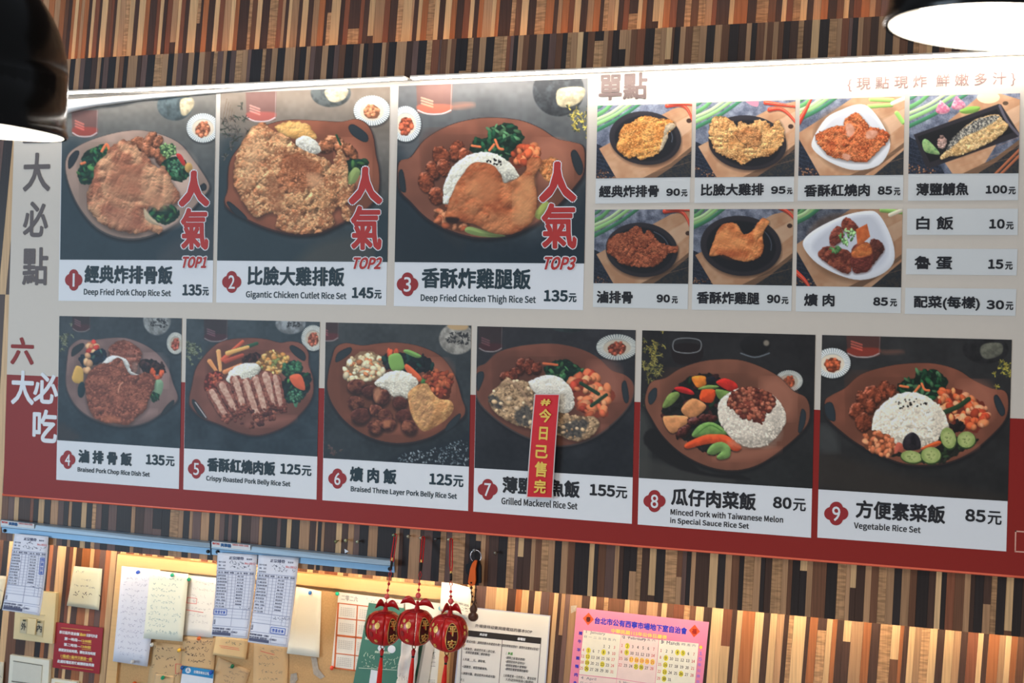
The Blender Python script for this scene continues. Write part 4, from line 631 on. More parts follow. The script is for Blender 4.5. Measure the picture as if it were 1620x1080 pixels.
LO = '''-20 D,-8 L,0 B,6 K,15 L,25 B,40 D,55 T,70 K,79 O,85 D,92 L,105 D,111 R,116.6 L,121.5 D,131 O,144 L,150 R,159 M,168 O,176 L,185 B,190.7 L,199.6 R,212 L,220 B,226 L,230 R,241 L,249 B,260 L,276 B,286 T,302 L,318 R,329 L,336 R,344 L,355 B,366 L,380 R,392 B,404 T,416 L,428 R,440 B,452 L,462 R,474 B,486 L,495 B,504 T,513.6 R,534 L,543 B,551 T,567 L,573 B,590 T,601.7 L,611.6 B,620 L,640 T,654 M,664 L,688 M,700 L,715 T,728 B,740 L,752 M,770 T,786 L,804 D,817 O,826.6 L,837.5 D,846.5 L,857 M,870 B,877 L,884 D,889 D^1004T,895 M,902.6 T,921.5 D,934 L,944 B,956 H,963 B,989 L,997 T,1011 B,1024 T,1041 B,1047.7 L,1056 B,1066 R,1083 H,1092 B,1101.6 L,1114 D,1127 L,1145 L^1021R,1159 D,1167 L,1175.5 O,1195.5 L,1209 D,1219.5 L,1230.6 T,1241.7 D,1249 H,1256.5 L,1276 D,1282 O,1295 H^996D,1309 L,1318 O,1325.6 D,1336 D^1014L,1348 T,1366.7 O,1379.6 D,1393.6 H,1412 B^1042L,1425 O,1431 D,1439 L,1449 T,1459 H,1472 L,1484 D,1495.7 L,1510 T,1521.5 D,1532 R,1548.5 L,1556.7 D,1565 O,1582.5 T,1592 L,1601 O,1611 B,1624 L,1638 D,1650'''
def hy(y0):
    """the wall-parallel horizontal line whose height at x=810 is y0, as a function of x"""
    k = (y0-369)/(810+5120); return lambda x: 369+k*(x+5120)
FT, FB = hy(56.5), hy(930.5)      # fascia top and bottom edges
def strips(spec, ytop, ybot, yref, lean, d, th, parent, jit=.0006):
    ents = [e.split() for e in spec.split(',')]; r_ = random.Random(len(spec)); lo, hi = float(ents[0][0]), float(ents[-1][0])
    while lo > -150: lo -= r_.uniform(8, 15); ents.insert(0, ['%.1f' % lo, r_.choice('LTKDBRMOH' if 'K' in spec else 'LTDBRLOH')])
    ents[-1] = [ents[-1][0], 'D']
    while hi < 1780: hi += r_.uniform(9, 16); ents.append(['%.1f' % hi, r_.choice('LTKDBRMOH' if 'K' in spec else 'LTDBRLOH')])
    xs = [float(e[0]) for e in ents]
    for i, e in enumerate(ents[:-1]):
        x0, x1 = xs[i], xs[i+1]; t = e[1]; segs = [(None, None, t[0])]
        if '^' in t: ys = float(t[2:-1]); segs = [(None, ys, t[-1]), (ys, None, t[0])]
        for a, b, k in segs:
            q = []
            for (x, y) in ((x0, a), (x1, a), (x1, b), (x0, b)):
                top = len(q) < 2; yy = (ytop if top else ybot)(x) if y is None else y+vps(x, y)*(x-x0)
                q.append((x-lean(x)*(yy-yref(x)), yy))
            dd = d+random.uniform(-jit, jit); mb = MB(); g = .12
            q = [(q[0][0]+g, q[0][1]), (q[1][0]-g, q[1][1]), (q[2][0]-g, q[2][1]), (q[3][0]+g, q[3][1])]
            mb.hexa(q, dd, th); mb.build('strip', WOOD[k], parent)
core = mat('board_core', (46, 32, 26), .8)
wb = slab('wall_back', [(-200, -620), (1850, -620), (1850, 1400), (-200, 1400)], .1155, .02, core); wb['kind'] = 'structure'
wf = slab('wall_front', [(-158, FT(-158)), (1788, FT(1788)), (1788, FB(1788)), (-158, FB(-158))], .0045, .018, core); wf['kind'] = 'structure'
strips(UP, lambda x: -150, lambda x: FT(x)+14, FT, lambda x: .088-.016*x/1620, .11, .005, wb)
strips(LO, lambda x: FB(x)-14, lambda x: 1250, FB, lambda x: .095-.018*x/1620, .11, .005, wb)
mid = hy(480)
strips(MT, FT, mid, FT, lambda x: .096-.04*x/1620, 0, .004, wf)
strips(MBT, mid, FB, hy(823), lambda x: .055-.004*x/1620, 0, .004, wf)
# LED tapes fixed on battens behind the fascia's edges (top one added) and over the menu
warm = mat('warm_led', (255, 229, 190), emit=66, var=0); cool = mat('neutral_led', (255, 246, 232), emit=30, var=0)
alu = mat('aluminium', (196, 196, 192), .35, .8)
def led(y0, d, x0, x1, m, name, label, thick, down, dd=.008, emit_th=.004):
    L = hy(y0); t = thing(name, label, 'light'); a, b = P(x0, L(x0), d), P(x1, L(x1), d); z = (a.z+b.z)/2; s = -1 if down else 1
    h = MB(); h.box((a.x, d, min(z, z-s*thick)), (b.x, d+dd, max(z, z-s*thick))); h.build('channel', alu, t)
    e = MB(); e.box((a.x, d+.001, min(z, z+s*emit_th)), (b.x, d+dd-.001, max(z, z+s*emit_th))); e.build('light_tape', m, t); return t
led(912, .028, -60, 1690, warm, 'led_strip', 'warm light strip hidden behind the bottom edge of the wood fascia', .01, True)
led(70, .05, -60, 1690, mat('amber_led', (255, 188, 128), emit=14, var=0), 'led_strip', 'added warm light strip unseen behind the top edge of the wood fascia', .01, False)  # unseen strip put in to brighten the upper wall

# ---------------------------------------------------------------- pendant lamps
def lamp(px, py, R, depth, tilt, label, hgt=1.35):
    t = thing('pendant_lamp', label, 'lamp', 'black dome lamps hanging before the menu'); c = PZ(px, py, depth); ax = Vector((math.sin(tilt), 0, math.cos(tilt)))
    prof = [(R, 0), (R*1.0, .05*R), (R*.985, .42*R)]+[(R*.985*math.cos(a), .42*R+(hgt-.42)*R*math.sin(a)) for a in np.linspace(0, 1.45, 14)]+[(R*.1, hgt*R)]
    m = MB(); m.lathe(prof, c, ax, 56); m.build('shade', mat('black_enamel', (14, 14, 13), .2, var=.02), t, True)
    m = MB(); m.lathe([(max(r-.0035, 0.001), max(h-.003, .0006)) for r, h in prof], c, ax, 56); o = m.build('shade_lining', mat('white_enamel', (236, 234, 228), .5), t, True)
    m = MB(); m.tube([c+ax*(hgt*R-.005), c+ax*(hgt*R+.05)], .018, 16); m.build('cap', mat('black_plastic', (22, 22, 22), .4), t)
    m = MB(); m.tube([c+ax*(hgt*R+.045), c+ax*(hgt*R+.45)], .004, 8); m.build('cord', mat('black_plastic', (22, 22, 22), .4), t)
    m = MB(); m.lathe([(.001, .035), (R-.012, .035), (R-.012, .042), (.001, .042)], c, ax, 48); m.build('diffuser', mat('lit_diffuser', (255, 244, 228), emit=11, var=0), t)
    m = MB(); m.lathe([(R+.001, 0), (R+.003, .004), (R+.001, .012)], c, ax, 56); m.build('rim', mat('black_enamel', (14, 14, 13), .2, var=.02), t, True)
lamp(-106, 197, 200*1.95/F, 1.95, .075, 'black dome lamp at the left edge covering the banner corner', 1.42)
lamp(1585, 47, 178*1.45/F, 1.45, .075, 'glowing black dome lamp at the top right corner of the menu')
# ---------------------------------------------------------------- the menu banner
BD = -.016
bt, bb_ = hy(119.6), hy(846); rb = hy(627)
t_ = thing('menu_banner', 'long printed menu banner of rice sets with prices on the wood fascia', 'menu')
def ln(L, x): return (x, L(x))
xl = lambda y: 22-(y-225)*.0306
beige = mat('banner_beige', (206, 198, 188), .5, var=.015)
slab('banner_sheet', [(xl(bt(22)), bt(22)), (1660, bt(1660)), (1655, bb_(1655)), (5, bb_(5))], BD, .012, beige, t_, 60, 8)
slab('red_band', [(xl(rb(10)), rb(10)), (1657, rb(1657)), (1655, bb_(1655)), (5, bb_(5))], BD-.0004, .0003, RED, t_, 8, 2)
m_ = MB()
pts = [P(x, bb_(x)+.5, BD+.004) for x in np.linspace(5, 1655, 24)]; m_.tube(pts, .0042, 8); m_.build('lit_bottom_edge', mat('coral_edge_glow', (240, 112, 84), .3), t_, True)  # banner's bottom edge; the LED light it catches is painted in as coral
# white folded top edge, peeling at the left
ctop = [(98, 158), (150, 154), (220, 149), (300, 143), (400, 136.5), (470, 133), (620, 126.8)]
cbot = [(98, 182), (110, 178), (150, 169), (230, 158), (320, 149.5), (440, 139.5), (620, 129)]
V = []; n = 28
for i in range(n+1):
    f = i/n; x = 98+f*(620-98); yt = np.interp(x, *zip(*ctop)); yb = np.interp(x, *zip(*cbot))
    for j in range(5): g = j/4; lift = .004+.012*(1-f)*math.sin(g*3.1)+.002*math.sin(i*1.7)*(1-f); V.append(P(x, yt+(yb-yt)*g, BD-lift))
fe = link('folded_edge', rawmesh('folded_edge', V, [(i*5+j, i*5+j+1, (i+1)*5+j+1, (i+1)*5+j) for i in range(n) for j in range(4)], True), mat('white_vinyl', (240, 240, 238), .45, var=.01), t_)
sd = fe.modifiers.new('thickness', 'SOLIDIFY'); sd.thickness = .0008; sd.offset = 0
d1, d2, d3, d4 = BD-.0009, BD-.0013, BD-.0017, BD-.0022
brown = mat('printed_taupe', (112, 96, 92), .5); grey = mat('printed_grey', (96, 88, 88), .5)
def badge(o, s, cx, cy, rx, ry, num, parent):
    L = [(x, y) for k in range(4) for x, y in [(cx+rx*(.45*math.cos(k*math.pi/2)+.55*math.cos(k*math.pi/2+a)), cy+ry*(.45*math.sin(k*math.pi/2)+.55*math.sin(k*math.pi/2+a))) for a in np.linspace(-1.36, 1.36, 11)]]
    b = polyslab('number_badge', Z(o, s, *L), d3, .0002, mat('badge_red', (150, 42, 46), .5), parent)
    w_ = .12 if num == '1' else .34
    text('numeral', num, box(o, s, cx-rx*w_, cy-ry*.62, cx+rx*w_, cy+ry*.62), d4, WHITE, b, bold=.25, serif=True, n=4)
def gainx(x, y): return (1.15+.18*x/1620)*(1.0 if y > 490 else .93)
CARDS = [  # photo quad, card bottom, offset, scale, title, english lines, price, yuan, badge, painter
 (1, pic1, [(99, 148), (341.7, 147), (337, 411.7), (95, 410.6)], [(92.5, 475.6), (336.3, 478.5)], (80, 120), 2.77, ('經典炸排骨飯', 148, 828, 535, 908), [('Deep Fried Pork Chop Rice Set', 145, 930, 527, 966)], ('135', 577, 912, 662, 962), (665, 925, 693, 962), (101, 894, 38, 47)),
 (2, pic2, [(348.8, 147.5), (617, 137.3), (612.9, 414.4), (343.4, 412)], [(342, 478.4), (611, 483)], (330, 120), 2.768, ('比臉大雞排飯', 170, 832, 595, 916), [('Gigantic Chicken Cutlet Rice Set', 163, 940, 603, 978)], ('145', 627, 925, 722, 973), (725, 937, 757, 975), (101, 902, 42, 48)),
 (3, pic3, [(630.6, 136), (929.8, 124), (924.3, 416.7), (624.3, 414.4)], [(623, 484), (922.4, 490.4)], (615, 110), 2.7, ('香酥炸雞腿飯', 140, 845, 607, 933), [('Deep Fried Chicken Thigh Rice Set', 136, 957, 628, 997)], ('135', 662, 940, 765, 990), (768, 955, 802, 993), (80, 917, 46, 51)),
 (4, pic4, [(93.9, 499.7), (287.8, 503.3), (285, 708.9), (90.6, 696)], [(89, 758.6), (282.8, 773.3)], (80, 490), 3.6, ('滷 排 骨 飯', 157, 793, 463, 870), [('Braised Pork Chop Rice Dish Set', 153, 893, 565, 928)], ('135', 542, 820, 650, 880), (655, 832, 706, 888), (97, 853, 44, 53)),
 (5, pic5, [(294.9, 504), (506, 509), (502, 722), (291.5, 709)], [(290, 774), (500.6, 790)], (285, 495), 3.539, ('香酥紅燒肉飯', 150, 806, 533, 886), [('Crispy Roasted Pork Belly Rice Set', 145, 908, 617, 945)], ('125', 560, 840, 675, 900), (680, 852, 735, 910), (90, 872, 47, 55)),
 (6, pic6, [(515.4, 509.8), (745.6, 514.8), (742, 737.9), (511.5, 724.3)], [(510, 791), (740.5, 808)], (505, 500), 3.3755, ('爌 肉 飯', 163, 800, 413, 882), [('Braised Three Layer Pork Belly Rice Set', 168, 905, 735, 943)], ('125', 587, 837, 710, 898), (715, 848, 770, 910), (97, 867, 49, 54)),
 (7, pic7, [(755, 515.9), (1005.7, 522), (1001, 754.8), (750.6, 740)], [(748.7, 809), (999.5, 828.3)], (745, 505), 3.2226, ('薄鹽鯖魚飯', 160, 798, 555, 885), [('Grilled Mackerel Rice Set', 155, 905, 543, 942)], ('155', 605, 838, 735, 897), (738, 850, 797, 910), (85, 867, 51, 54)),
 (8, pic8, [(1016, 522.3), (1290, 529.5), (1285.3, 772.6), (1010.7, 755.7)], [(1008.8, 829.3), (1283, 850.4)], (1000, 510), 3.0847, ('瓜仔肉菜飯', 190, 805, 605, 890), [('Minced Pork with Taiwanese Melon', 187, 907, 737, 938), ('in Special Sauce Rice Set', 185, 950, 570, 985)], ('80', 687, 848, 778, 905), (785, 857, 848, 918), (109, 871, 54, 54)),
 (9, pic9, [(1300.5, 529.7), (1600.9, 537.3), (1594.4, 792.6), (1294.7, 773.8)], [(1293, 850), (1591.9, 872)], (1285, 520), 2.77, ('方便素菜飯', 190, 748, 583, 828), [('Vegetable Rice Set', 182, 845, 475, 882)], ('85', 670, 788, 760, 843), (768, 797, 830, 856), (105, 809, 53, 52)),
]
for (num, fn, q, bq, o, s, ti, en, pr, yu, bg_) in CARDS:
    cd = slab('menu_card', [q[0], q[1], bq[1], bq[0]], d1, .0004, WHITE, t_)
    photo('dish_photo', fn(), q, d2, cd, gain=gainx(q[0][0], q[0][1]))
    ink = TEAL if num < 7 else BLACK
    text('title_lettering', ti[0], box(o, s, *ti[1:]), d3, ink, cd, bold=1.0)
    for e in en: text('english_lettering', e[0], box(o, s, *e[1:]), d3, ink, cd, bold=.33, n=4)
    text('price', pr[0], box(o, s, *pr[1:]), d3, ink, cd, bold=.95); text('price_unit', '元', box(o, s, *yu), d3, ink, cd, bold=.5)
    badge(o, s, *bg_, str(num), cd)
    if num < 4:
        R_ = mat('stamp_red', (176, 52, 50), .5); a = {1: ((560, 415, 697, 575), (570, 578, 692, 762), (568, 790, 692, 842)), 2: ((612, 398, 762, 565), (622, 568, 758, 762), (622, 793, 765, 846)), 3: ((640, 393, 803, 568), (652, 570, 803, 765), (652, 798, 805, 855))}[num]
        for j, ch in enumerate(('人', '氣', f'TOP{num}')):
            qq = box(o, s, *a[j], lean=0); b_ = (3.0, 1.9, 1.1)[j]; sh = .1 if j == 2 else 0
            g_ = 1.5; ql = [(qq[0][0]-g_, qq[0][1]-g_), (qq[1][0]+g_, qq[1][1]-g_), (qq[2][0]+g_, qq[2][1]+g_), (qq[3][0]-g_, qq[3][1]+g_)]
            bk = text('popular_lettering', ch, ql, d3-.0003, WHITE, cd, bold=b_+g_, shear=sh, n=10)
            text('popular_lettering_front', ch, qq, d3-.0009, R_, bk, bold=b_, shear=sh, n=8)
SM = [(1, [(945.3, 167), (1095, 163.5), (1093, 280), (942.8, 282.3)], [(941.7, 322), (1091, 320)], (930, 90), 4.696, ('經典炸排骨', 82, 955, 528, 1045), ('90', 582, 977, 685, 1033), (693, 985, 740, 1037)),
 (2, [(1101.4, 162.4), (1258.6, 158), (1256.4, 279), (1099.3, 280.6)], [(1098.5, 321), (1255.5, 319)], (930, 90), 4.696, ('比臉大雞排', 838, 942, 1308, 1033), ('95', 1360, 960, 1470, 1018), (1478, 972, 1520, 1020)),
 (3, [(1265.8, 157.6), (1431.4, 152.6), (1429, 276.6), (1262.9, 278)], [(1261.8, 317.6), (1428.5, 316.5)], (1255, 90), 4.438, ('香酥紅燒肉', 75, 895, 538, 982), ('85', 592, 908, 695, 968), (705, 918, 752, 972)),
 (4, [(1439.3, 152), (1613.7, 147.5), (1611.5, 274), (1437, 275)], [(1436.4, 317.6), (1610.6, 316.5)], (1255, 90), 4.438, ('薄鹽鯖魚', 862, 885, 1232, 975), ('100', 1350, 902, 1502, 960), (1510, 912, 1562, 965)),
 (5, [(941, 331.7), (1091, 331), (1088.6, 448.8), (939, 447.8)], [(938, 485.5), (1088, 489)], (930, 320), 4.696, ('滷排骨', 65, 655, 333, 748), ('90', 510, 683, 610, 743), (622, 697, 668, 750)),
 (6, [(1098, 330.6), (1255.4, 330.6), (1252.6, 451.6), (1095.5, 449.3)], [(1094.4, 489.7), (1252, 492)], (930, 320), 4.696, ('香酥炸雞腿', 808, 660, 1275, 752), ('90', 1330, 685, 1430, 748), (1438, 702, 1490, 755)),
 (7, [(1261.8, 330.6), (1427.8, 330.6), (1425.6, 454.5), (1259.5, 452.3)], [(1258.8, 492.4), (1425, 495.3)], (1255, 320), 4.438, ('爌 肉', 75, 638, 290, 728), ('85', 560, 665, 665, 725), (678, 677, 728, 730))]
PC = [([(1435.3, 330), (1610.6, 330), (1610, 371.8), (1434.8, 371.4)], ('白 飯', 863, 98, 1125, 193), ('10', 1375, 117, 1485, 185), (1493, 137, 1547, 190)),
      ([(1434, 393.2), (1610, 393.7), (1608.3, 435.6), (1433, 433.8)], ('魯 蛋', 850, 375, 1117, 470), ('15', 1367, 400, 1475, 467), (1487, 417, 1540, 472)),
      ([(1432.3, 455), (1608, 457), (1606.5, 499.6), (1431.4, 496.4)], ('配菜(每樣)', 845, 653, 1310, 752), ('30', 1355, 685, 1480, 750), (1490, 697, 1545, 755))]
card2 = mat('printed_pale_grey', (208, 212, 214), .5, var=.01)
for (n_, q, bq, o, s, ti, pr, yu) in SM:
    cd = slab('price_card', [q[0], q[1], bq[1], bq[0]], d1, .0004, card2, t_)
    photo('dish_photo', small(n_), q, d2, cd, step=.85, gain=1.15)
    text('title_lettering', ti[0], box(o, s, *ti[1:]), d3, BLACK, cd, bold=.75); text('price', pr[0], box(o, s, *pr[1:]), d3, BLACK, cd, bold=.85); text('price_unit', '元', box(o, s, *yu), d3, BLACK, cd, bold=.5)
for (q, ti, pr, yu) in PC:
    o, s = (1255, 320), 4.438; cd = slab('price_card', q, d1, .0004, card2, t_)
    text('title_lettering', ti[0], box(o, s, *ti[1:]), d3, BLACK, cd, bold=.75); text('price', pr[0], box(o, s, *pr[1:]), d3, BLACK, cd, bold=.85); text('price_unit', '元', box(o, s, *yu), d3, BLACK, cd, bold=.5)
text('heading_lettering', '單點', box((930, 90), 4.696, 80, 128, 443, 325), d1, brown, t_, bold=1.2)
text('slogan_lettering', '{ 現 點 現 炸  鮮 嫩 多 汁 }', box((1255, 90), 4.438, 380, 146, 1560, 244), d1, mat('printed_rose', (150, 122, 116), .5), t_, bold=.15)
for ch, b_, m in [('三', (62, -20, 137, 46), grey), ('大', (62, 72, 137, 177), grey), ('必', (62, 203, 130, 300), grey), ('點', (60, 327, 130, 430), grey), ('六', (28, 570, 92, 645), RED), ('大', (30, 660, 93, 753), WHITE), ('必', (90, 665, 158, 750), WHITE), ('吃', (88, 765, 155, 855), WHITE)]:
    text('side_lettering', ch, box((0, 200), 1.714, *b_), d1, m, t_, bold=1.3)
fr = MB()
for q in [[(1605.8, 838.8), (1650, 842), (1650, 844.3), (1605.8, 841)], [(1605, 871), (1650, 873.6), (1650, 876), (1605, 873)], [(1605.8, 839), (1608, 839), (1607, 872), (1605, 872)]]: fr.hexa(q, d1, .0003)
fr.build('outline_box', mat('printed_pink', (214, 160, 146), .5), t_)
# LED channel over the banner
for i, (a, b, lb) in enumerate([(-20, 640, 'slim light channel along the top left of the menu banner'), (650, 1660, 'slim light channel along the top right of the menu banner')]):
    L = hy(115.4); t = thing('led_strip', lb, 'light'); A, B = P(a, L(a), -.06), P(b, L(b), -.06); z = (A.z+B.z)/2
    h = MB(); h.box((A.x, -.064, z), (B.x, (-.0225, -.0185)[i], z+.0035)); h.build('channel', mat('white_aluminium', (226, 214, 200), .5), t)
    e = MB(); e.box((A.x, -.062, z-.003), (B.x, -.046, z-.0002)); e.build('light_tape', mat('neutral_led_%d' % i, (255, 248, 240), emit=(17, 30)[i], var=0), t)
# sold-out tag
t = thing('sold_out_tag', 'narrow red laminated sold out tag over dish seven', 'sign')
q = [(845.5, 622.5), (885.6, 622.9), (874.3, 788.5), (832.5, 787)]
slab('laminate', q, BD-.012, .0012, mat('clear_laminate_edge', (206, 196, 196), .2, coat=.5), t, 2, 10, lambda u, v: .004*math.sin(v*3))
q2 = [(847, 624.2), (884, 624.5), (872.8, 786.6), (834.4, 785.3)]
slab('red_paper', q2, BD-.0124, .0004, mat('tag_red', (206, 42, 52), .3, coat=.6, var=.08, scale=40), t, 2, 10, lambda u, v: .004*math.sin(v*3))
gold = mat('tag_gold', (232, 196, 92), .35)
for ch, b_ in [('#', (135, 165, 222, 224)), ('今', (123, 248, 228, 366)), ('日', (123, 402, 198, 516)), ('己', (92, 558, 200, 670)), ('售', (85, 698, 190, 830)), ('完', (80, 852, 182, 970))]:
    text('lettering', ch, box((830, 600), 5.4, *b_, lean=-.07), BD-.0172, gold, t, bold=.7, shear=0)
# ---------------------------------------------------------------- ticket rails and order slips
steel = mat('painted_rail_steel', (150, 170, 186), .35, .3, var=.05, scale=25); steel2 = mat('rail_blue_face', (140, 182, 216), .35, .1)
dark = mat('dark_screw', (40, 40, 42), .4, .6)
def rail(q, fold, label, brand, screws):
    t = thing('order_rail', label, 'rail', 'ticket rails under the menu')
    (a, b, c, e) = q
    slab('back_plate', [a, b, c, e], -.004, .0035, steel2, t)
    f0, f1 = fold; m = MB()
    L0 = [P(*a, -.006), P(a[0], a[1]+3, -.020), P(f0[0], f0[1]-1, -.024), P(*f0, -.012)]; L1 = [P(*b, -.006), P(b[0], b[1]+3, -.020), P(f1[0], f1[1]-1, -.024), P(*f1, -.012)]
    m.add(L0+L1, [(0, 4, 5, 1), (1, 5, 6, 2), (2, 6, 7, 3), (3, 7, 4, 0), (0, 1, 2, 3), (7, 6, 5, 4)]); m.build('front_lip', steel, t)
    for x, y in screws:
        m = MB(); m.lathe([(.0001, 0), (.0045, 0), (.0045, -.003), (.003, -.0045), (.0001, -.0045)], P(x, y, -.004), Vector((0, 1, 0)), 14); m.build('screw', dark, t)
    if brand:
        bq, rc, bc = brand; lb = slab('maker_sticker', bq, -.0245, .0003, mat('sticker_white', (214, 218, 222), .5), t)
        text('sticker_lettering', '隆行記', [bil(bq, .01, .15), bil(bq, .2, .15), bil(bq, .2, .55), bil(bq, .01, .55)], -.0249, mat('sticker_red', (196, 70, 66), .5), lb, bold=.2)
        text('sticker_lettering', '夾單器', [bil(bq, .22, .15), bil(bq, .5, .15), bil(bq, .5, .85), bil(bq, .22, .85)], -.0249, mat('sticker_blue', (40, 90, 140), .5), lb, bold=.5)
        text('sticker_lettering', '0800 000 000', [bil(bq, .53, .05), bil(bq, .95, .05), bil(bq, .95, .4), bil(bq, .53, .4)], -.0249, mat('sticker_red', (196, 70, 66), .5), lb, bold=.1)
rail([(1, 821), (332, 856), (332.5, 877.5), (4, 842)], ((1, 834), (332, 867)), 'left blue grey metal order ticket rail holding one slip', ([(2, 822.5), (54, 828.5), (54, 836), (2, 830.5)], 0, 0), [(8, 839), (331-1.5, 872)])
rail([(334.5, 854), (623, 884.5), (624, 905.5), (335, 877)], ((334.5, 868), (623.5, 896)), 'right blue grey metal order ticket rail holding two slips', ([(335.5, 856), (396, 862), (396, 870.5), (335.5, 864.5)], 0, 0), [(344.5, 872.5), (617, 899.5)])
paper = mat('slip_paper', (238, 238, 248), .7, var=.02); inkb = mat('ink_blue_black', (92, 96, 122), .7); inkl = mat('ink_line', (168, 172, 198), .7); stamp = mat('stamp_blue', (46, 92, 190), .6); inkr = mat('ink_red', (222, 110, 116), .7)
WORDS = '招牌排骨飯 大雞排飯 香酥雞腿 紅燒肉飯 爌肉便當 鯖魚便當 素菜便當 白飯 魯蛋 貢丸湯 炸豆腐 青菜'.split()
def sub(q, u0, v0, u1, v1): return [bil(q, u0, v0), bil(q, u1, v0), bil(q, u1, v1), bil(q, u0, v1)]
class Bent:
    """lines and words following a bent sheet"""
    def __init__(s, q, d, bend): s.q, s.d, s.b = q, d, bend
    def pt(s, u, v, e=.0006): x, y = bil(s.q, u, v); p = P(x, y, s.d); p.y -= s.b(u, v)+e; return p
    def rule(s, m, u0, v0, u1, v1, w, n=6):
        W = math.dist(s.q[0], s.q[1]); H = math.dist(s.q[0], s.q[3]); hz = abs(u1-u0)*W > abs(v1-v0)*H; V = []
        for i in range(n+1):
            u, v = u0+(u1-u0)*i/n, v0+(v1-v0)*i/n
            V += [s.pt(u, v-w/H/2), s.pt(u, v+w/H/2)] if hz else [s.pt(u+w/W/2, v), s.pt(u-w/W/2, v)]
        m.add(V, [(2*i, 2*i+1, 2*i+3, 2*i+2) for i in range(n)])
    def word(s, m, st, u0, v0, u1, v1, bold=.12):
        V, Fc = glyphs(st); W = math.dist(s.q[0], s.q[1]); H = math.dist(s.q[0], s.q[3])
        for k, (ox, oy) in enumerate([(0, 0), (bold, 0), (-bold, 0)] if bold else [(0, 0)]):
            m.add([s.pt(u0+(u1-u0)*a+ox/W, v1+(v0-v1)*b+oy/H, .0006+.00002*k) for a, b in V], Fc)
    def squig(s, m, u0, v0, u1, v1, w=.7, seed=0, gap=.25):
        """unreadable handwriting: a row of small pen strokes"""
        r = random.Random(seed); W = math.dist(s.q[0], s.q[1]); u = u0; du = 4.4/W
        while u < u1:
            if r.random() > gap:
                for _ in range(3):
                    a, b = u+r.uniform(0, du*.8), v0+(v1-v0)*r.random(); c, e = a+r.uniform(-.5, .8)*du, b+(v1-v0)*r.uniform(-.5, .5)
                    s.rule(m, a, b, c, e, w, 1)
            u += du
def slip(q, label, stq, blank, seed, tilt=0):
    bend = lambda u, v: .004+.012*v*v+.003*math.sin(u*2+v*3+seed); d = -.007; t = thing('order_slip', label, 'paper slip', 'order slips clipped in the ticket rails')
    slab('paper', q, d, .0003, paper, t, 6, 14, bend, True); B = Bent(q, d, bend)
    m = MB(); B.word(m, '正宗排骨', .3, .035, .66, .075, .35); B.word(m, '點菜單', .74, .05, .88, .07, .1)
    for i, v in enumerate((.1, .14, .18)): B.word(m, ('用戶名稱', '電  話', '送貨地址')[i], .04, v, .22, v+.02, .05)
    for k in range(11):
        v = .265+k*.037; B.word(m, WORDS[k], .03, v, .24+.02*(k % 3), v+.02, .05)
        if k < 10: B.word(m, WORDS[-1-k], .53, v, .70, v+.02, .05)
    for v, a in ((.895, .5), (.925, .7)): B.word(m, '外送專線 請提前一日預訂', .02, v, a, v+.022, .2)
    B.rule(m, .02, .965, .52, .965, 4.5); B.word(m, '品 名  數量  單價', .05, .225, .44, .245, .2); B.word(m, '品 名  數量  單價', .52, .225, .95, .245, .2); B.word(m, '合計', .03, .80, .07, .86, .1)
    m.build('printing', inkb, t)
    m = MB()
    for v in (.215, .255, .665, .775, .875): B.rule(m, .0+.01, v, .95, v, .8)
    for k in range(1, 15): B.rule(m, .01, .255+k*.037, .95, .255+k*.037, .35)
    for u, a in ((.01, .875), (.49, .875), (.95, .875), (.3, .66), (.4, .66), (.76, .775), (.86, .775)): B.rule(m, u, .215, u, a, .55)
    B.rule(m, .56, .90, .95, .90, .6); B.rule(m, .56, .975, .95, .975, .6); B.rule(m, .56, .90, .56, .975, .6); B.rule(m, .95, .90, .95, .975, .6)
    m.build('table_lines', inkl, t)
    m = MB(); u0, v0, u1, v1 = stq
    for a in ((u0, v0, u1, v0), (u0, v1, u1, v1), (u0, v0, u0, v1), (u1, v0, u1, v1)): B.rule(m, *a, 1.0)
    if u1-u0 > .2: B.word(m, '營 業 公 休', u0+.04, v0+.015, u1-.04, v1-.015, .3)
    else:
        for i, ch in enumerate('營業公休'): B.word(m, ch, u0+.02, v0+.01+i*(v1-v0)/4, u1-.02, v0-.005+(i+1)*(v1-v0)/4, .3)
    m.build('blue_stamp', stamp, t); m = MB(); B.squig(m, .3, .09, .6, .13, .8, seed); B.squig(m, .28, .14, .9, .175, .7, seed+1); B.squig(m, .53, .64 if blank else .68, .9, .67 if blank else .71, .8, seed+2); m.build('handwriting', inkb, t)
    m = MB(); B.word(m, 'No.0012', .7, .1, .97, .125, .1); m.build('serial_number', inkr, t); return t
slip([(26, 843), (78.6, 848), (68.7, 971.6), (9, 963)], 'white order slip hanging alone from the left rail', (.82, .28, .93, .49), True, 1)
slip([(346.6, 873), (407.7, 877), (397.7, 1007.6), (338.5, 1003.7)], 'white order slip, first of two hanging from the right rail', (.0, .68, .34, .745), True, 2)
slip([(410.5, 877), (473, 882), (461.6, 1021), (397, 1013)], 'white order slip under the right rail, beside the blank sheet', (.52, .80, .88, .865), False, 3)
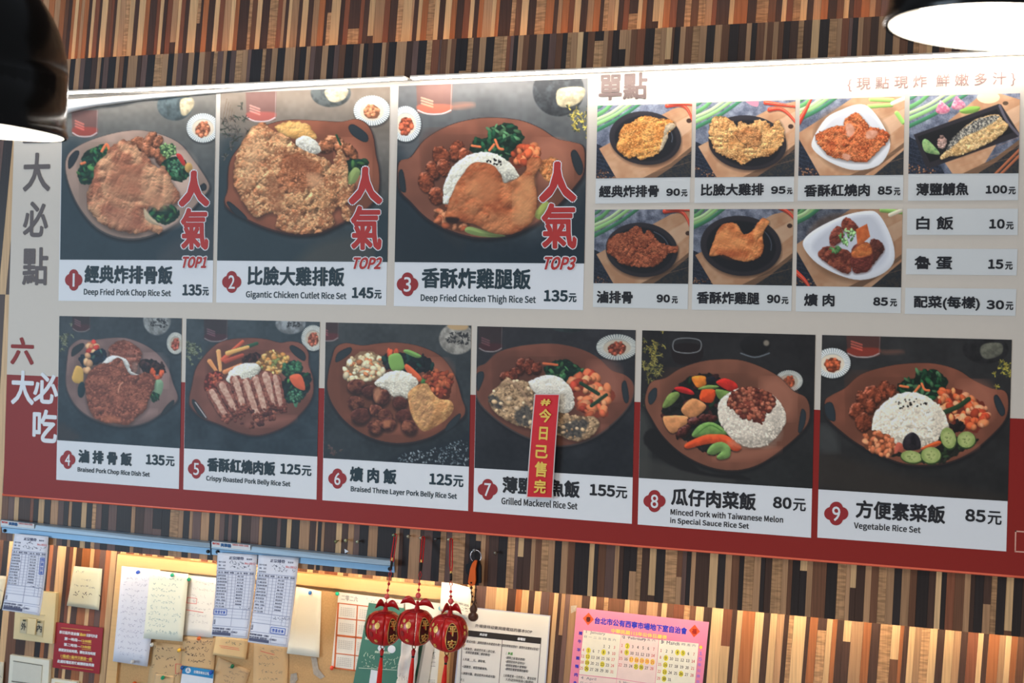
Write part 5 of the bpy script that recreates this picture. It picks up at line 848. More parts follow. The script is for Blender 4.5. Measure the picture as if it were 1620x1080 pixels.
# ---------------------------------------------------------------- corkboard with notes
WB = .11
cork = mat('cork', (198, 158, 110), .9, var=.18, scale=220, bump=.3); pine = mat('pine_frame', (216, 176, 122), .5, var=.08, scale=6, stretch=(1, 1, 30))
t = thing('cork_board', 'wood framed cork board with notes below the ticket rails', 'board')
slab('cork_panel', [(196, 893), (702, 948), (692, 1110), (176, 1110)], WB-.010, .009, cork, t)
for nm, q in (('frame_rail', [(186, 876.5), (716, 931), (703, 949), (198, 895)]), ('frame_stile', [(186, 876.5), (198, 895), (181, 1110), (164, 1110)]), ('frame_stile', [(702, 949), (716, 931), (704, 1110), (689, 1110)])): slab(nm, q, WB-.018, .017, pine, t)
ND = WB-.0115
def note(q, label, cat, rgb, k=0, writing=None, curl=.004, name='note', group='notes pinned on the cork board', rules=(), d=ND, seed=1, nx=6, ny=8, ink=(110, 112, 120), w=.8, rough=.75):
    bend = lambda u, v: .0012*k+curl*(v*v*.7+.25*math.sin(u*3+seed)*v)+.0004
    t = thing(name, label, cat, group); slab('paper', q, d, .0003, mat('paper_%d_%d_%d' % tuple(rgb), rgb, rough, var=.025, scale=30), t, nx, ny, bend, True); B = Bent(q, d, bend)
    if writing:
        m = MB()
        for i, (u0, v0, u1, v1) in enumerate(writing): B.squig(m, u0, v0, u1, v1, w, seed*50+i)
        m.build('handwriting', mat('pen_%d_%d_%d' % tuple(ink), ink, .7), t)
    if rules:
        m = MB()
        for r_ in rules: B.rule(m, *r_)
        m.build('red_marks', mat('pen_red', (226, 96, 90), .7), t)
    return t, B
rows = lambda n, v0, v1, u0=.08, u1=.9, h=.03: [(u0, v0+(v1-v0)*i/n, u1-.12*((i*7) % 3), v0+(v1-v0)*i/n+h) for i in range(n)]
note([(192.8, 895), (253.5, 901), (234, 1053.8), (180, 1045)], 'tall white handwritten sheet at the left of the cork board', 'paper', (222, 224, 236), 0, rows(14, .1, .95), ink=(176, 178, 200), seed=2, d=WB-.0188)
note([(238, 901), (298.8, 907.5), (290, 1014), (228.5, 1008.6)], 'pale green handwritten sheet on the cork board under a green pin', 'paper', (232, 234, 218), 1, rows(10, .08, .95, h=.04), ink=(160, 180, 178), seed=3, d=WB-.0195)
note([(299, 908), (346, 913.5), (338, 1008), (290.7, 1004)], 'white sheet with red underlines beside the pale green one', 'paper', (238, 234, 226), 0, rows(7, .1, .85, h=.035), ink=(206, 200, 196), seed=4, rules=[(.02, .38, .02, .47, .7), (.02, .47, .34, .47, .8), (.34, .38, .34, .47, .7), (.02, .38, .34, .38, .7), (.02, .585, .6, .60, 1.0)])
note([(469, 927), (508.5, 935), (507, 1038.5), (454.6, 1032.7)], 'blank cream sheet on the cork board under a blue pin', 'paper', (242, 236, 218), 0, None, seed=5, curl=.007)
kr = (206, 172, 128)
note([(241.8, 1015), (292, 1020), (286.5, 1100), (232, 1098)], 'kraft note with black writing and a red circle', 'paper', kr, 0, rows(4, .08, .72, h=.07), ink=(82, 76, 72), seed=6, rules=[(.78, .38, .95, .38, .8), (.95, .38, .97, .55, .8), (.97, .55, .8, .57, .8), (.8, .57, .78, .38, .8)])
note([(290, 1004.8), (343.5, 1008.6), (338.6, 1062), (288.5, 1058)], 'kraft note with black writing under the orange pin', 'paper', kr, 1, rows(4, .12, .85, h=.09), ink=(82, 76, 72), seed=7)
note([(343, 1004), (394, 1011), (389.8, 1042.7), (338.7, 1034)], 'small yellow kraft note with red writing below the order slips', 'paper', (224, 192, 142), 2, [(.3, .2, .8, .32)], ink=(130, 118, 104), seed=8, rules=[(.15, .5, .75, .5, .7), (.2, .58, .78, .58, .7)])
note([(346, 1039.5), (396, 1060), (382, 1105), (330, 1095)], 'tilted kraft note under the dark green pin', 'paper', (204, 170, 128), 0, rows(5, .12, .8, .25, .95, .05), ink=(140, 124, 104), seed=9)
note([(402, 1008), (457, 1015), (454.6, 1110), (400, 1110)], 'long kraft note with a red underline below the third slip', 'paper', (214, 178, 132), 0, rows(7, .15, .95, .15, .8, .045), ink=(150, 132, 110), seed=10, rules=[(.2, .2, .6, .235, 1)])
note([(246, 1064), (278, 1069), (274, 1100), (242, 1095)], 'small kraft note under a green pin at the bottom edge', 'paper', (210, 178, 136), 2, rows(2, .5, 1, h=.12), ink=(120, 110, 100), seed=11)
# blue-banded card
t = thing('receipt_card', 'white card with a blue band and round logo', 'card', None); q = [(289.7, 1052.5), (338.6, 1060), (334, 1110), (281, 1110)]
slab('card', q, ND-.006, .0004, mat('card_white', (224, 228, 236), .5), t)
bq = [(289.7, 1052.5), (338.6, 1060), (336.5, 1073), (287.6, 1065)]; b = slab('blue_band', bq, ND-.0064, .0003, mat('band_blue', (44, 134, 190), .5), t)
polyslab('round_logo', [(297.5+4.3*math.cos(a), 1060+4.6*math.sin(a)) for a in np.linspace(0, 6.28, 17)[:-1]], ND-.0067, .0002, mat('card_white', (224, 228, 236), .5), b); text('emblem', '人', [(295, 1057.5), (300, 1057.8), (300, 1062.5), (295, 1062.2)], ND-.007, mat('band_blue', (44, 134, 190), .5), b, bold=.3)
text('band_lettering', '台灣自來水公司', [(307, 1059.6), (331, 1063.2), (330.4, 1068), (306.4, 1064.4)], ND-.0067, WHITE, b, bold=.15)
# push pins
def pin(px, py, rgb, cname, where, d, r=.0046):
    t = thing('push_pin', '%s push pin %s' % (cname, where), 'push pin', 'push pins on the cork board'); m_ = mat('pin_'+cname.replace(' ', '_'), rgb, .25, coat=.3, var=.02); c = P(px, py, d); ax = Vector((.5, -1, .15)).normalized()
    m = MB(); m.lathe([(.0001, .016), (r*.9, .016), (r, .0145), (r*.9, .0125), (r*.5, .011), (r*.45, .006), (r*.85, .004), (r*1.05, .002), (r*.9, .0), (.0001, 0)], c, ax, 16); m.build('head', m_, t, True)
    m = MB(); m.tube([c, c-ax*.007], .0005, 6); m.build('needle', alu, t)
for a in [(219, 904.5, (50, 90, 200), 'blue', 'on the tall white sheet', ND-.003), (273, 909, (28, 160, 130), 'green', 'on the pale green sheet', ND-.004), (299.5, 916, (20, 130, 96), 'dark green', 'between the two pale sheets', ND-.003), (241, 1019, (200, 205, 206), 'clear', 'below the tall white sheet', ND-.004),
          (284, 1027.5, (226, 180, 60), 'yellow', 'on the kraft note with a red circle', ND-.003), (315, 1009, (228, 110, 50), 'orange', 'at the top of a kraft note', ND-.004), (210, 1046, (206, 208, 210), 'clear', 'at the foot of the tall white sheet', ND-.005), (258, 1071, (20, 150, 110), 'green', 'at the bottom edge of the board', ND-.005),
          (289, 1055, (30, 84, 160), 'dark blue', 'at the left corner of the blue-banded card', ND-.008), (334, 1063, (34, 84, 190), 'blue', 'at the right corner of the blue-banded card', ND-.008), (368, 1053, (14, 110, 76), 'dark green', 'on the tilted kraft note', ND-.002), (213, 1080, (226, 100, 50), 'orange', 'at the bottom left of the board', ND),
          (490.5, 937, (66, 130, 206), 'light blue', 'on the blank cream sheet', ND-.003), (533.5, 938.5, (30, 176, 136), 'green', 'at the corner of the orange calendar', ND-.003), (525, 1055.5, (226, 72, 48), 'red', 'at the lower corner of the orange calendar', ND-.003)]: pin(*a[:-1], a[-1]-(.008 if a[0] < 300 and a[1] < 950 else .007 if a[0] in (241, 210) else 0))
# old tape scraps
tp = mat('crinkled_clear_tape', (176, 164, 150), .15, var=.3, scale=160, coat=.6)
for q, lb in (([(492, 1039), (501, 1040), (504, 1058), (514, 1070), (507, 1074), (496, 1066)], 'crinkled clear tape scrap below the blank sheet'), ([(460, 1066), (469, 1064), (471, 1074), (463, 1085), (458, 1085)], 'crinkled clear tape scrap beside the long kraft note'), ([(903, 958), (913, 957), (911, 966), (903, 970)], 'crinkled clear tape scrap at the pink calendar corner')):
    o = polyslab('tape_scrap', q, ND-.0008 if q[0][0] < 800 else WB-.003, .0005, tp); tag(o, lb, 'tape')
# small orange year calendar
t = thing('year_calendar', 'small white year calendar with an orange grid', 'calendar'); q = [(535.5, 936), (640, 949), (632, 1070), (524, 1056.5)]
slab('paper', q, ND-.001, .0003, mat('calendar_white', (232, 226, 214), .6), t)
m = MB(); m2 = MB(); B = Bent(q, ND-.001, lambda u, v: 0); og = mat('calendar_orange', (212, 110, 60), .6)
B2 = lambda x, y: None
def gl(m, a, b, w): # grid line in photo px
    n = Vector((b[0]-a[0], b[1]-a[1])).normalized(); k = Vector((-n.y, n.x))*w/2; m.hexa([(a[0]-k.x, a[1]-k.y), (b[0]-k.x, b[1]-k.y), (b[0]+k.x, b[1]+k.y), (a[0]+k.x, a[1]+k.y)], ND-.0015, .0004)
for a, b, w in [((534.5, 953.5), (600, 961), 1.6), ((533.5, 977), (598, 984), 1.6), ((532, 1004.5), (596, 1011.5), 3.2), ((530.5, 1033), (592, 1040), 1.6), ((528.5, 1056), (590, 1064), 2.2), ((535.3, 953), (529, 1057), 2.6), ((565.5, 957), (560, 1060), 1.8), ((596, 960), (590, 1063), 1.6)]: gl(m, a, b, w)
m.build('orange_grid', og, t)
for i in range(4):
    for j in range(2):
        y = (958, 983, 1010, 1037)[i]+j*3.6; x = 538+j*30-(i*1.7); m = MB(); Bq = Bent([(x, y), (x+25, y+3), (x+24, y+19), (x-1, y+16)], ND-.0012, lambda u, v: 0)
        for r_ in range(5): Bq.word(m, '1234567', .05, .1+r_*.18, .95, .2+r_*.18, 0)
        m.build('month_digits', mat('ink_grey', (150, 140, 136), .7), t)
m = MB(); B.word(m, '二零二六', .05, .03, .3, .1, .1); B.squig(m, .35, .03, .9, .08, .5, 4); m.build('header', mat('ink_grey', (150, 140, 136), .7), t)
# green leaflet, crumpled bag, folder, white form behind the lanterns
t = thing('leaflet', 'dark green printed leaflet behind the red lanterns', 'leaflet'); q = [(583.5, 953), (640, 962), (627, 1110), (553, 1110)]
slab('paper', q, ND-.004, .0004, mat('leaflet_green', (72, 122, 106), .4, var=.03), t, 3, 4); m = MB(); B = Bent(q, ND-.0042, lambda u, v: 0)
B.word(m, '商店資訊公告', .38, .47, .75, .495, .3); B.squig(m, .1, .52, .95, .6, .7, 9, .1); B.rule(m, .06, .655, .95, .66, .9); B.squig(m, .1, .62, .9, .645, .6, 3); B.word(m, '本店', .08, .33, .2, .37, .3); m.build('lettering', mat('leaflet_ink', (206, 220, 200), .6), t)
for x, r_ in ((603, 5.5), (619.5, 6.3)): polyslab('round_logo', [(x+r_*math.cos(a), 1025+r_*1.0*math.sin(a)+(x-603)*.1) for a in np.linspace(0, 6.28, 17)[:-1]], ND-.0047, .0002, mat('card_white', (224, 228, 236), .5), t)
slab('white_label', [(587, 1059), (600, 1061), (597, 1100), (581, 1100)], ND-.0047, .0003, mat('card_white', (224, 228, 236), .5), t)
t = thing('paper_bag', 'crumpled white paper bag pinned beside the green leaflet', 'bag'); slab('bag', [(637, 1006), (665, 1010), (652, 1110), (622, 1110)], ND-.006, .0012, mat('bag_white', (222, 214, 206), .6, var=.08, scale=70, bump=.9), t, 8, 14, lambda u, v: .003*math.sin(v*17+u*5)+.002*math.sin(u*14), True)
m = MB(); B = Bent([(637, 1006), (665, 1010), (652, 1110), (622, 1110)], ND-.011, lambda u, v: 0); B.squig(m, .1, .6, .7, .7, .5, 7); m.build('faint_print', mat('ink_grey', (150, 140, 136), .7), t)
t = thing('folder', 'dark green folder edge behind the crumpled bag', 'folder')
for k, (c_, x) in enumerate(((( 40, 78, 60), 0), ((150, 142, 130), 7), ((196, 188, 176), 11))): slab('cover' if k == 0 else 'page', [(664+x, 1010), (676+x*1.1, 1010), (661+x*1.1, 1110), (646+x, 1110)], ND-.002-.001*k, .0008, mat('folder_%d' % k, c_, .5), t)
t = thing('delivery_form', 'white printed form hanging behind the middle and right lanterns', 'paper'); q = [(640, 947), (698.5, 954), (694, 1110), (655, 1110)]
slab('paper', q, ND-.0015, .0003, mat('form_white', (230, 226, 214), .6), t); m = MB(); B = Bent(q, ND-.0015, lambda u, v: 0)
for v in (.5, .56, .6, .64, .78, .8): B.rule(m, .3, v, .85, v, .5)
for u in (.35, .5, .65, .8): B.rule(m, u, .5, u, .64, .4)
B.squig(m, .35, .5, .85, .63, .8, 5, .1); B.squig(m, .35, .9, .85, .98, .8, 6, .1); m.build('printing', mat('ink_dark', (70, 66, 70), .7), t)
polyslab('blue_mark', [(696+2.6*math.cos(a), 962+3.4*math.sin(a)) for a in np.linspace(0, 6.28, 13)[:-1]], ND-.002, .0002, mat('mark_blue', (120, 190, 206), .6), t)
# tilted card and the white instruction sheet
t, B = note([(699, 917.5), (747, 930), (742, 979), (696, 965)], 'tilted white card behind the key ring', 'card', (238, 234, 222), 0, None, name='card', group=None, d=WB-.02, curl=.001)
m = MB(); B.word(m, 'ORDER CARD 2026', .3, .55, .95, .62, .1); B.squig(m, .35, .66, .95, .72, .5, 3); B.squig(m, .4, .76, .95, .8, .5, 5); m.build('printing', mat('ink_dark', (70, 66, 70), .7), t)
t = thing('instruction_sheet', 'white laminated instruction sheet right of the lanterns', 'paper'); q = [(733, 960.5), (869, 975), (859, 1110), (718, 1110)]
slab('laminate', [(731, 958.5), (871, 973.5), (861, 1112), (716, 1112)], WB-.0055, .0005, mat('clear_film', (186, 190, 206), .12, coat=.8), t)
slab('paper', q, WB-.006, .0004, mat('sheet_white', (220, 216, 210), .5, var=.01), t)
o, s = (720, 955), 8.64; D_ = WB-.0067
def tx(st, x0, y0, x1, y1, m, bold=.12, k=.115, nm='lettering'):
    """zoom coords of the left edge; k = slope of the line"""
    a = [(o[0]+x/s, o[1]+y/s) for x, y in ((x0, y0), (x1, y0+k*(x1-x0)), (x1-8, y1+k*(x1-x0)), (x0-8, y1))]; return text(nm, st, a, D_, m, t, bold=bold, n=4)
dk = mat('sheet_ink', (74, 70, 72), .6)
tx('外場接待迎賓與接電話的基本SOP', 278, 270, 1057, 318, dk, .08)
hb = polyslab('header_bar', Z(o, s, (95, 350), (1180, 463), (1172, 548), (95, 432)), WB-.0064, .0002, mat('sheet_black', (44, 38, 36), .5), t)
tx('來店客', 338, 395, 445, 432, WHITE, .2); tx('接電話', 857, 455, 965, 494, WHITE, .2)
for st, x0, y0, x1, h in [('歡迎光臨！請問您要內用還是外帶？', 160, 490, 625, 38), ('2.謝謝您，麻煩您先填上座位號，', 120, 588, 555, 38), ('如果您要選購二樓套餐呢?', 148, 640, 482, 38), ('3.共是___元，請取餐。', 112, 735, 425, 38), ('4.謝謝您，祝您用餐愉快。', 103, 832, 445, 38), ('5.謝謝光臨，歡迎您再次再度光臨!', 92, 925, 553, 38), ('P.S.', 84, 1020, 132, 34), ('您好排骨店您好！請問外送還是自取呢？', 648, 545, 1150, 38), ('•請問之前電話號碼?', 698, 712, 960, 38), ('•請問您的外送地址?', 694, 765, 957, 38), ('•請問您要點什麼餐點?', 690, 816, 985, 38), ('•請問您需要發票統編嗎?', 688, 866, 1007, 38), ('2.如果是第一位的客人，要告知他', 665, 955, 1110, 40), ('大約送到時間為12點開始，', 694, 1010, 1085, 40)]: tx(st, x0, y0, x1, y0+h, dk, .05)
tx('外送', 725, 655, 793, 695, mat('sheet_green', (60, 140, 50), .6), .25); tx('1', 700, 655, 708, 690, dk, 0)
m = MB(); B = Bent(q, WB-.0062, lambda u, v: 0)
for a, b in (((96, 440), (70, 1090)), ((645, 490), (598, 1090)), ((1170, 545), (1125, 1090))): B2 = Z(o, s, a, b); m.hexa([(B2[0][0]-.4, B2[0][1]), (B2[0][0]+.4, B2[0][1]), (B2[1][0]+.4, B2[1][1]), (B2[1][0]-.4, B2[1][1])], WB-.0066, .0002)
m.build('table_lines', dk, t)
# ---------------------------------------------------------------- pink calendar
t = thing('wall_calendar', 'pink year calendar with blue title taped on the striped wall', 'calendar'); o, s = (890, 930), 6.48
pq = [(912.4, 960.8), (1121.7, 983.8), (1108.6, 1110), (898, 1110)]; cd_ = WB-.004
slab('sheet', pq, cd_, .0004, mat('calendar_pink', (226, 132, 162), .45, var=.05, scale=10), t)
cells = [[(215, 430), (597, 478), (553, 922), (170, 882)], [(600, 478), (985, 530), (945, 985), (556, 925)], [(990, 530), (1395, 568), (1350, 1040), (950, 990)], [(168, 888), (552, 932), (535, 1160), (150, 1160)], [(556, 932), (945, 990), (930, 1160), (540, 1160)], [(950, 996), (1350, 1046), (1335, 1160), (935, 1160)]]
for i, c_ in enumerate(cells): slab('month_panel', Z(o, s, *c_), cd_-.0004, .0003, mat('panel_cream', (228, 222, 206), .5) if i in (0, 2) else mat('panel_rose', (230, 206, 200), .5), t)
blue_ = mat('calendar_blue', (48, 60, 190), .5); yel = mat('calendar_yellow', (240, 206, 110), .5)
def qz(x0, y0, x1, h, k=.118, lean=-.09): return Z(o, s, (x0, y0), (x1, y0+k*(x1-x0)), (x1+lean*h, y0+h+k*(x1-x0)), (x0+lean*h, y0+h))
text('title_lettering', '台北市公有西寧市場地下室自治會', qz(332, 293, 1280, 72), cd_-.0006, blue_, t, bold=.35)
text('subtitle_lettering', '中華民國115年公休日曆表', qz(500, 412, 1072, 45, .125), cd_-.0006, yel, t, bold=.3)
for x, y, ch in ((265, 317, '春'), (1352, 440, '福')):
    d_ = polyslab('diamond', Z(o, s, (x+3, y-66), (x+56, y+5), (x-5, y+64), (x-57, y-8)), cd_-.0005, .0003, mat('calendar_scarlet', (226, 88, 46), .5), t)
    text('lettering', ch, qz(x-24, y-28, x+26, 56), cd_-.0008, mat('diamond_ink', (80, 30, 24) if ch == '春' else (160, 36, 24), .5), d_, bold=.3)
for i, ch in enumerate('豬 牛 羊 雞 鴨 肉 魚'.split()): text('side_lettering', ch, qz(168-i*9.5, 440+i*85, 205-i*9.5, 38), cd_-.0006, blue_, t, bold=.15)
for i, ch in enumerate('15年公休市日'): text('side_lettering', ch, qz(1400-i*6, 650+i*58, 1436-i*6, 34), cd_-.0006, mat('calendar_violet', (150, 120, 214), .5), t, bold=.1)
polyslab('yellow_dot', Z(o, s, *circ(1418, 607, 16, 18)), cd_-.0006, .0002, mat('dot_yellow', (246, 206, 70), .5), t)
gy = mat('calendar_grey', (120, 116, 128), .5); bk_ = mat('calendar_ink', (52, 46, 50), .5); rd_ = mat('calendar_red', (214, 84, 88), .5); hl = mat('highlighter_yellow', (226, 210, 70), .5); ho = mat('highlighter_orange', (244, 200, 90), .5)
MON = [('1  January', (243, 432, 440), (218, 572), 51.8, 62, 4, 31, {5, 8, 12, 19, 22, 26}, 0), ('2  February', (620, 487, 858), (608, 574), 54, 66, 0, 28, {2, 9, 25, 26}, 7), ('3  March', (1012, 532, 1198), (1008, 626), 56, 71, 0, 31, {4, 5, 9, 16, 23, 26, 30}, 0)]
wk = '日一二三四五六'
for st, (hx, hy_, hx1), (x0, y0), dx, dy, first, nd, hi, _ in MON:
    text('month_name', st, qz(hx, hy_, hx1, 36), cd_-.0006, gy, t, bold=.05, serif=True)
    text('weekday_row', ' '.join(wk), qz(x0+5, y0-90, x0+6.4*dx, 24), cd_-.0006, gy, t, bold=.03)
    reds = MB(); blk = MB()
    for dday in range(1, nd+1):
        k = dday-1+first; c_, r_ = k % 7, k//7; x = x0+c_*dx-r_*6.5; y = y0+c_*dx*.118-5+r_*dy+2
        if st[0] == '1': x += 0; y += -14
        hl_ = dday in hi; orange = st[0] == '2' and 17 <= dday <= 21
        if hl_ or orange: polyslab('day_highlight', Z(o, s, *circ(x+2, y+16, 24, 31, 14)), cd_-.0005, .0001, ho if orange else hl, t)
        V, Fc = glyphs(str(dday)); w_ = 32 if dday > 9 else 14; qd = qz(x-w_/2+3, y, x+w_/2+3, 30); tgt = reds if c_ in (0, 6) or (st[0] == '2' and orange) else blk
        for kk, ox in enumerate((-.12, .12)): tgt.add([P(*[a_+b_ for a_, b_ in zip(bil(qd, a, 1-b), (ox, 0))], cd_-.0007-.00002*kk) for a, b in V], Fc)
    if reds.V: reds.build('red_digits', rd_, t)
    blk.build('black_digits', bk_, t)
text('month_name', '4  April', qz(190, 902, 345, 36), cd_-.0006, gy, t, bold=.05, serif=True); text('month_name', '5  May', qz(580, 950, 690, 34), cd_-.0006, gy, t, bold=.05, serif=True)
text('weekday_row', ' '.join(wk), qz(185, 953, 500, 24), cd_-.0006, gy, t, bold=.03)
# ---------------------------------------------------------------- left: switches, notice, sticky note
cream = mat('aged_plastic', (222, 204, 158), .4, var=.03); whitep = mat('white_plastic', (222, 220, 206), .4, var=.02)
t = thing('light_switch', 'yellowed switch plate with paper labels under the left slip', 'switch'); pq = [(26, 931), (89, 938), (83, 1018), (21, 1010)]
slab('plate', pq, WB-.012, .0115, cream, t); o, s = (0, 800), 3.857
rk = slab('switch_insert', Z(o, s, (122, 676), (268, 700), (258, 802), (118, 774)), WB-.0135, .0014, mat('aged_plastic_dark', (206, 188, 144), .4), t)
slab('rocker', Z(o, s, (172, 684), (222, 692), (214, 786), (166, 778)), WB-.017, .0035, cream, t, 1, 4, lambda u, v: .002*v)
for x, ch in ((126, '外'), (222, '內')):
    lq = Z(o, s, (x, 700+(x-126)*.12), (x+40, 706+(x-126)*.12), (x+34, 780+(x-126)*.12), (x-4, 774+(x-126)*.12)); l_ = slab('paper_label', lq, WB-.0142, .0003, mat('label_paper', (200, 190, 160), .7), t); text('handwriting', ch, sub(lq, .1, .12, .9, .75), WB-.0148, mat('pen_dark', (50, 56, 62), .7), l_, bold=.25)
for x, y in ((148, 698), (197, 703), (237, 708)): slab('indicator', Z(o, s, (x-9, y-5), (x+9, y-3), (x+9, y+7), (x-9, y+5)), WB-.0172, .0003, mat('indicator_dark', (58, 62, 40), .4), t)
slab('ridge', Z(o, s, (135, 652), (272, 665), (272, 672), (135, 658)), WB-.0135, .0015, mat('aged_plastic_dark', (206, 188, 144), .4), t)
t = thing('light_switch', 'white rocker switch plate at the bottom left edge', 'switch'); slab('plate', Z(o, s, (62, 908), (301, 942), (288, 1180), (45, 1150)), WB-.011, .0105, whitep, t)
slab('rocker', Z(o, s, (82, 948), (256, 974), (248, 1088), (72, 1066)), WB-.0135, .0025, mat('rocker_white', (206, 204, 192), .35), t); slab('shadow_gap', Z(o, s, (80, 944), (258, 972), (258, 976), (80, 948)), WB-.0138, .0003, mat('gap_brown', (80, 74, 60), .6), t); slab('shadow_gap', Z(o, s, (70, 1066), (248, 1090), (248, 1094), (70, 1072)), WB-.0138, .0003, mat('gap_brown', (80, 74, 60), .6), t)
slab('rocker', Z(o, s, (70, 1076), (246, 1098), (240, 1170), (64, 1150)), WB-.0135, .0025, mat('rocker_white', (206, 204, 192), .35), t)
t = thing('socket_plate', 'white plate edge showing under the red notice', 'socket'); slab('plate', Z(o, s, (315, 1054), (470, 1074), (462, 1180), (305, 1160)), WB-.011, .0105, whitep, t); slab('face', Z(o, s, (335, 1074), (450, 1090), (444, 1160), (328, 1150)), WB-.0125, .0015, cream, t)
t = thing('notice', 'small dark red notice card with white and yellow lines', 'notice'); o, s = (80, 980), 12
nq = Z(o, s, (100, 45), (1000, 155), (925, 1030), (35, 905)); slab('card', nq, WB-.004, .0008, mat('notice_red', (150, 26, 40), .35, coat=.4, var=.06), t)
yl = mat('notice_yellow', (226, 190, 84), .5)
for parts_, y in (((('即日起外送金額', 170, 555, WHITE), ('滿600', 555, 680, yl), ('元即可外送', 680, 900, WHITE)), 200), ((('第一時段—', 265, 590, WHITE), ('12:00前', 590, 785, yl)), 325), ((('第二時段—', 255, 580, WHITE), ('13:00前', 580, 775, yl)), 435), ((('請提前告知時間，請勿其他時間', 155, 860, WHITE),), 535), ((('11點或11點半只能送一趟', 195, 795, yl),), 650), ((('此通知電話若忙線請稍後再撥', 130, 838, WHITE),), 750)):
    x00 = parts_[0][1]
    for st, x0, x1, m_ in parts_:
        k = .118; yy = y+k*(x0-x00); text('lettering', st, Z(o, s, (x0, yy), (x1-6, yy+k*(x1-x0)), (x1-12, yy+62+k*(x1-x0)), (x0-6, yy+62)), WB-.0045, m_, t, bold=.22, n=4)
m = MB()
for a, b in (((200, 148), (750, 205)), ((600, 445), (775, 465)), ((590, 555), (770, 575)), ((195, 722), (795, 795)), ((200, 870), (810, 950))): (x0, y0), (x1, y1) = Z(o, s, a, b); m.hexa([(x0, y0), (x1, y1), (x1, y1+.5), (x0, y0+.5)], WB-.0045, .0003)
m.build('gold_lines', yl, t)
t, B = note([(117, 895), (162, 899.5), (157.4, 964.6), (107.6, 957)], 'pale note stuck on the striped wall above the red notice', 'note', (226, 228, 208), 0, [(.08, .08, .3, .16), (.1, .3, .6, .33), (.1, .45, .7, .5)], name='sticky_note', group=None, d=WB-.002, curl=.005, ink=(160, 166, 162), seed=21)
m = MB(); B.squig(m, .12, .62, .95, .72, .9, 5, .05); m.build('dark_handwriting', mat('pen_dark', (50, 56, 62), .7), t)
for q, lb in (([(-30, 908), (10.5, 911), (3, 962), (-34, 975)], 'cream sheet cut by the left edge beside the first slip'), ([(-30, 1044), (6.5, 1047), (4, 1100), (-30, 1100)], 'white sheet cut by the left edge at the bottom')): note(q, lb, 'paper', (220, 212, 190), 0, [(.8, .4, .98, .45)], name='sheet', group=None, d=WB-.004, seed=30)
# screw hooks
def hook(px, py, label, rgb=(150, 140, 120), L=.012):
    t = thing('screw_hook', label, 'hook', 'small screws in the wood fascia'); c = P(px, py, 0); m_ = mat('hook_metal_%d' % rgb[0], rgb, .35, .7)
    m = MB(); m.tube([c+Vector((0, .002, 0)), c+Vector((0, -L, 0))], .0016, 8); m.build('shank', m_, t)
    m = MB(); m.lathe([(.0001, L), (.0042, L), (.0046, L+.0012), (.0035, L+.0028), (.0001, L+.003)], c, Vector((0, -1, 0)), 14); m.build('head', m_, t, True); return t
for a in [(535, 855, 'first brass screw above the right ticket rail', (120, 120, 84)), (550.5, 853.5, 'middle brass screw above the right ticket rail', (170, 166, 130)), (569, 855.5, 'third screw above the right ticket rail', (150, 150, 130)), (626, 845, 'hook screw carrying the left lantern', (110, 120, 96)), (649, 847, 'free screw between the left and middle lantern cords'), (669, 849.5, 'hook screw carrying the middle lantern'), (692.5, 851.5, 'free screw between the middle and right lantern cords', (70, 70, 72)), (713, 852, 'hook screw carrying the right lantern'), (753, 869, 'hook screw carrying the key ring', (120, 120, 120)), (786.5, 873, 'free screw right of the key ring', (110, 100, 90))]: hook(*a)
m = MB(); c = [(545, 868), (551.5, 872), (545.5, 875)]; o_ = polyslab('tape_scrap', c, -.0015, .001, mat('card_white', (224, 228, 236), .5)); tag(o_, 'tiny white triangle scrap above the right ticket rail', 'tape')
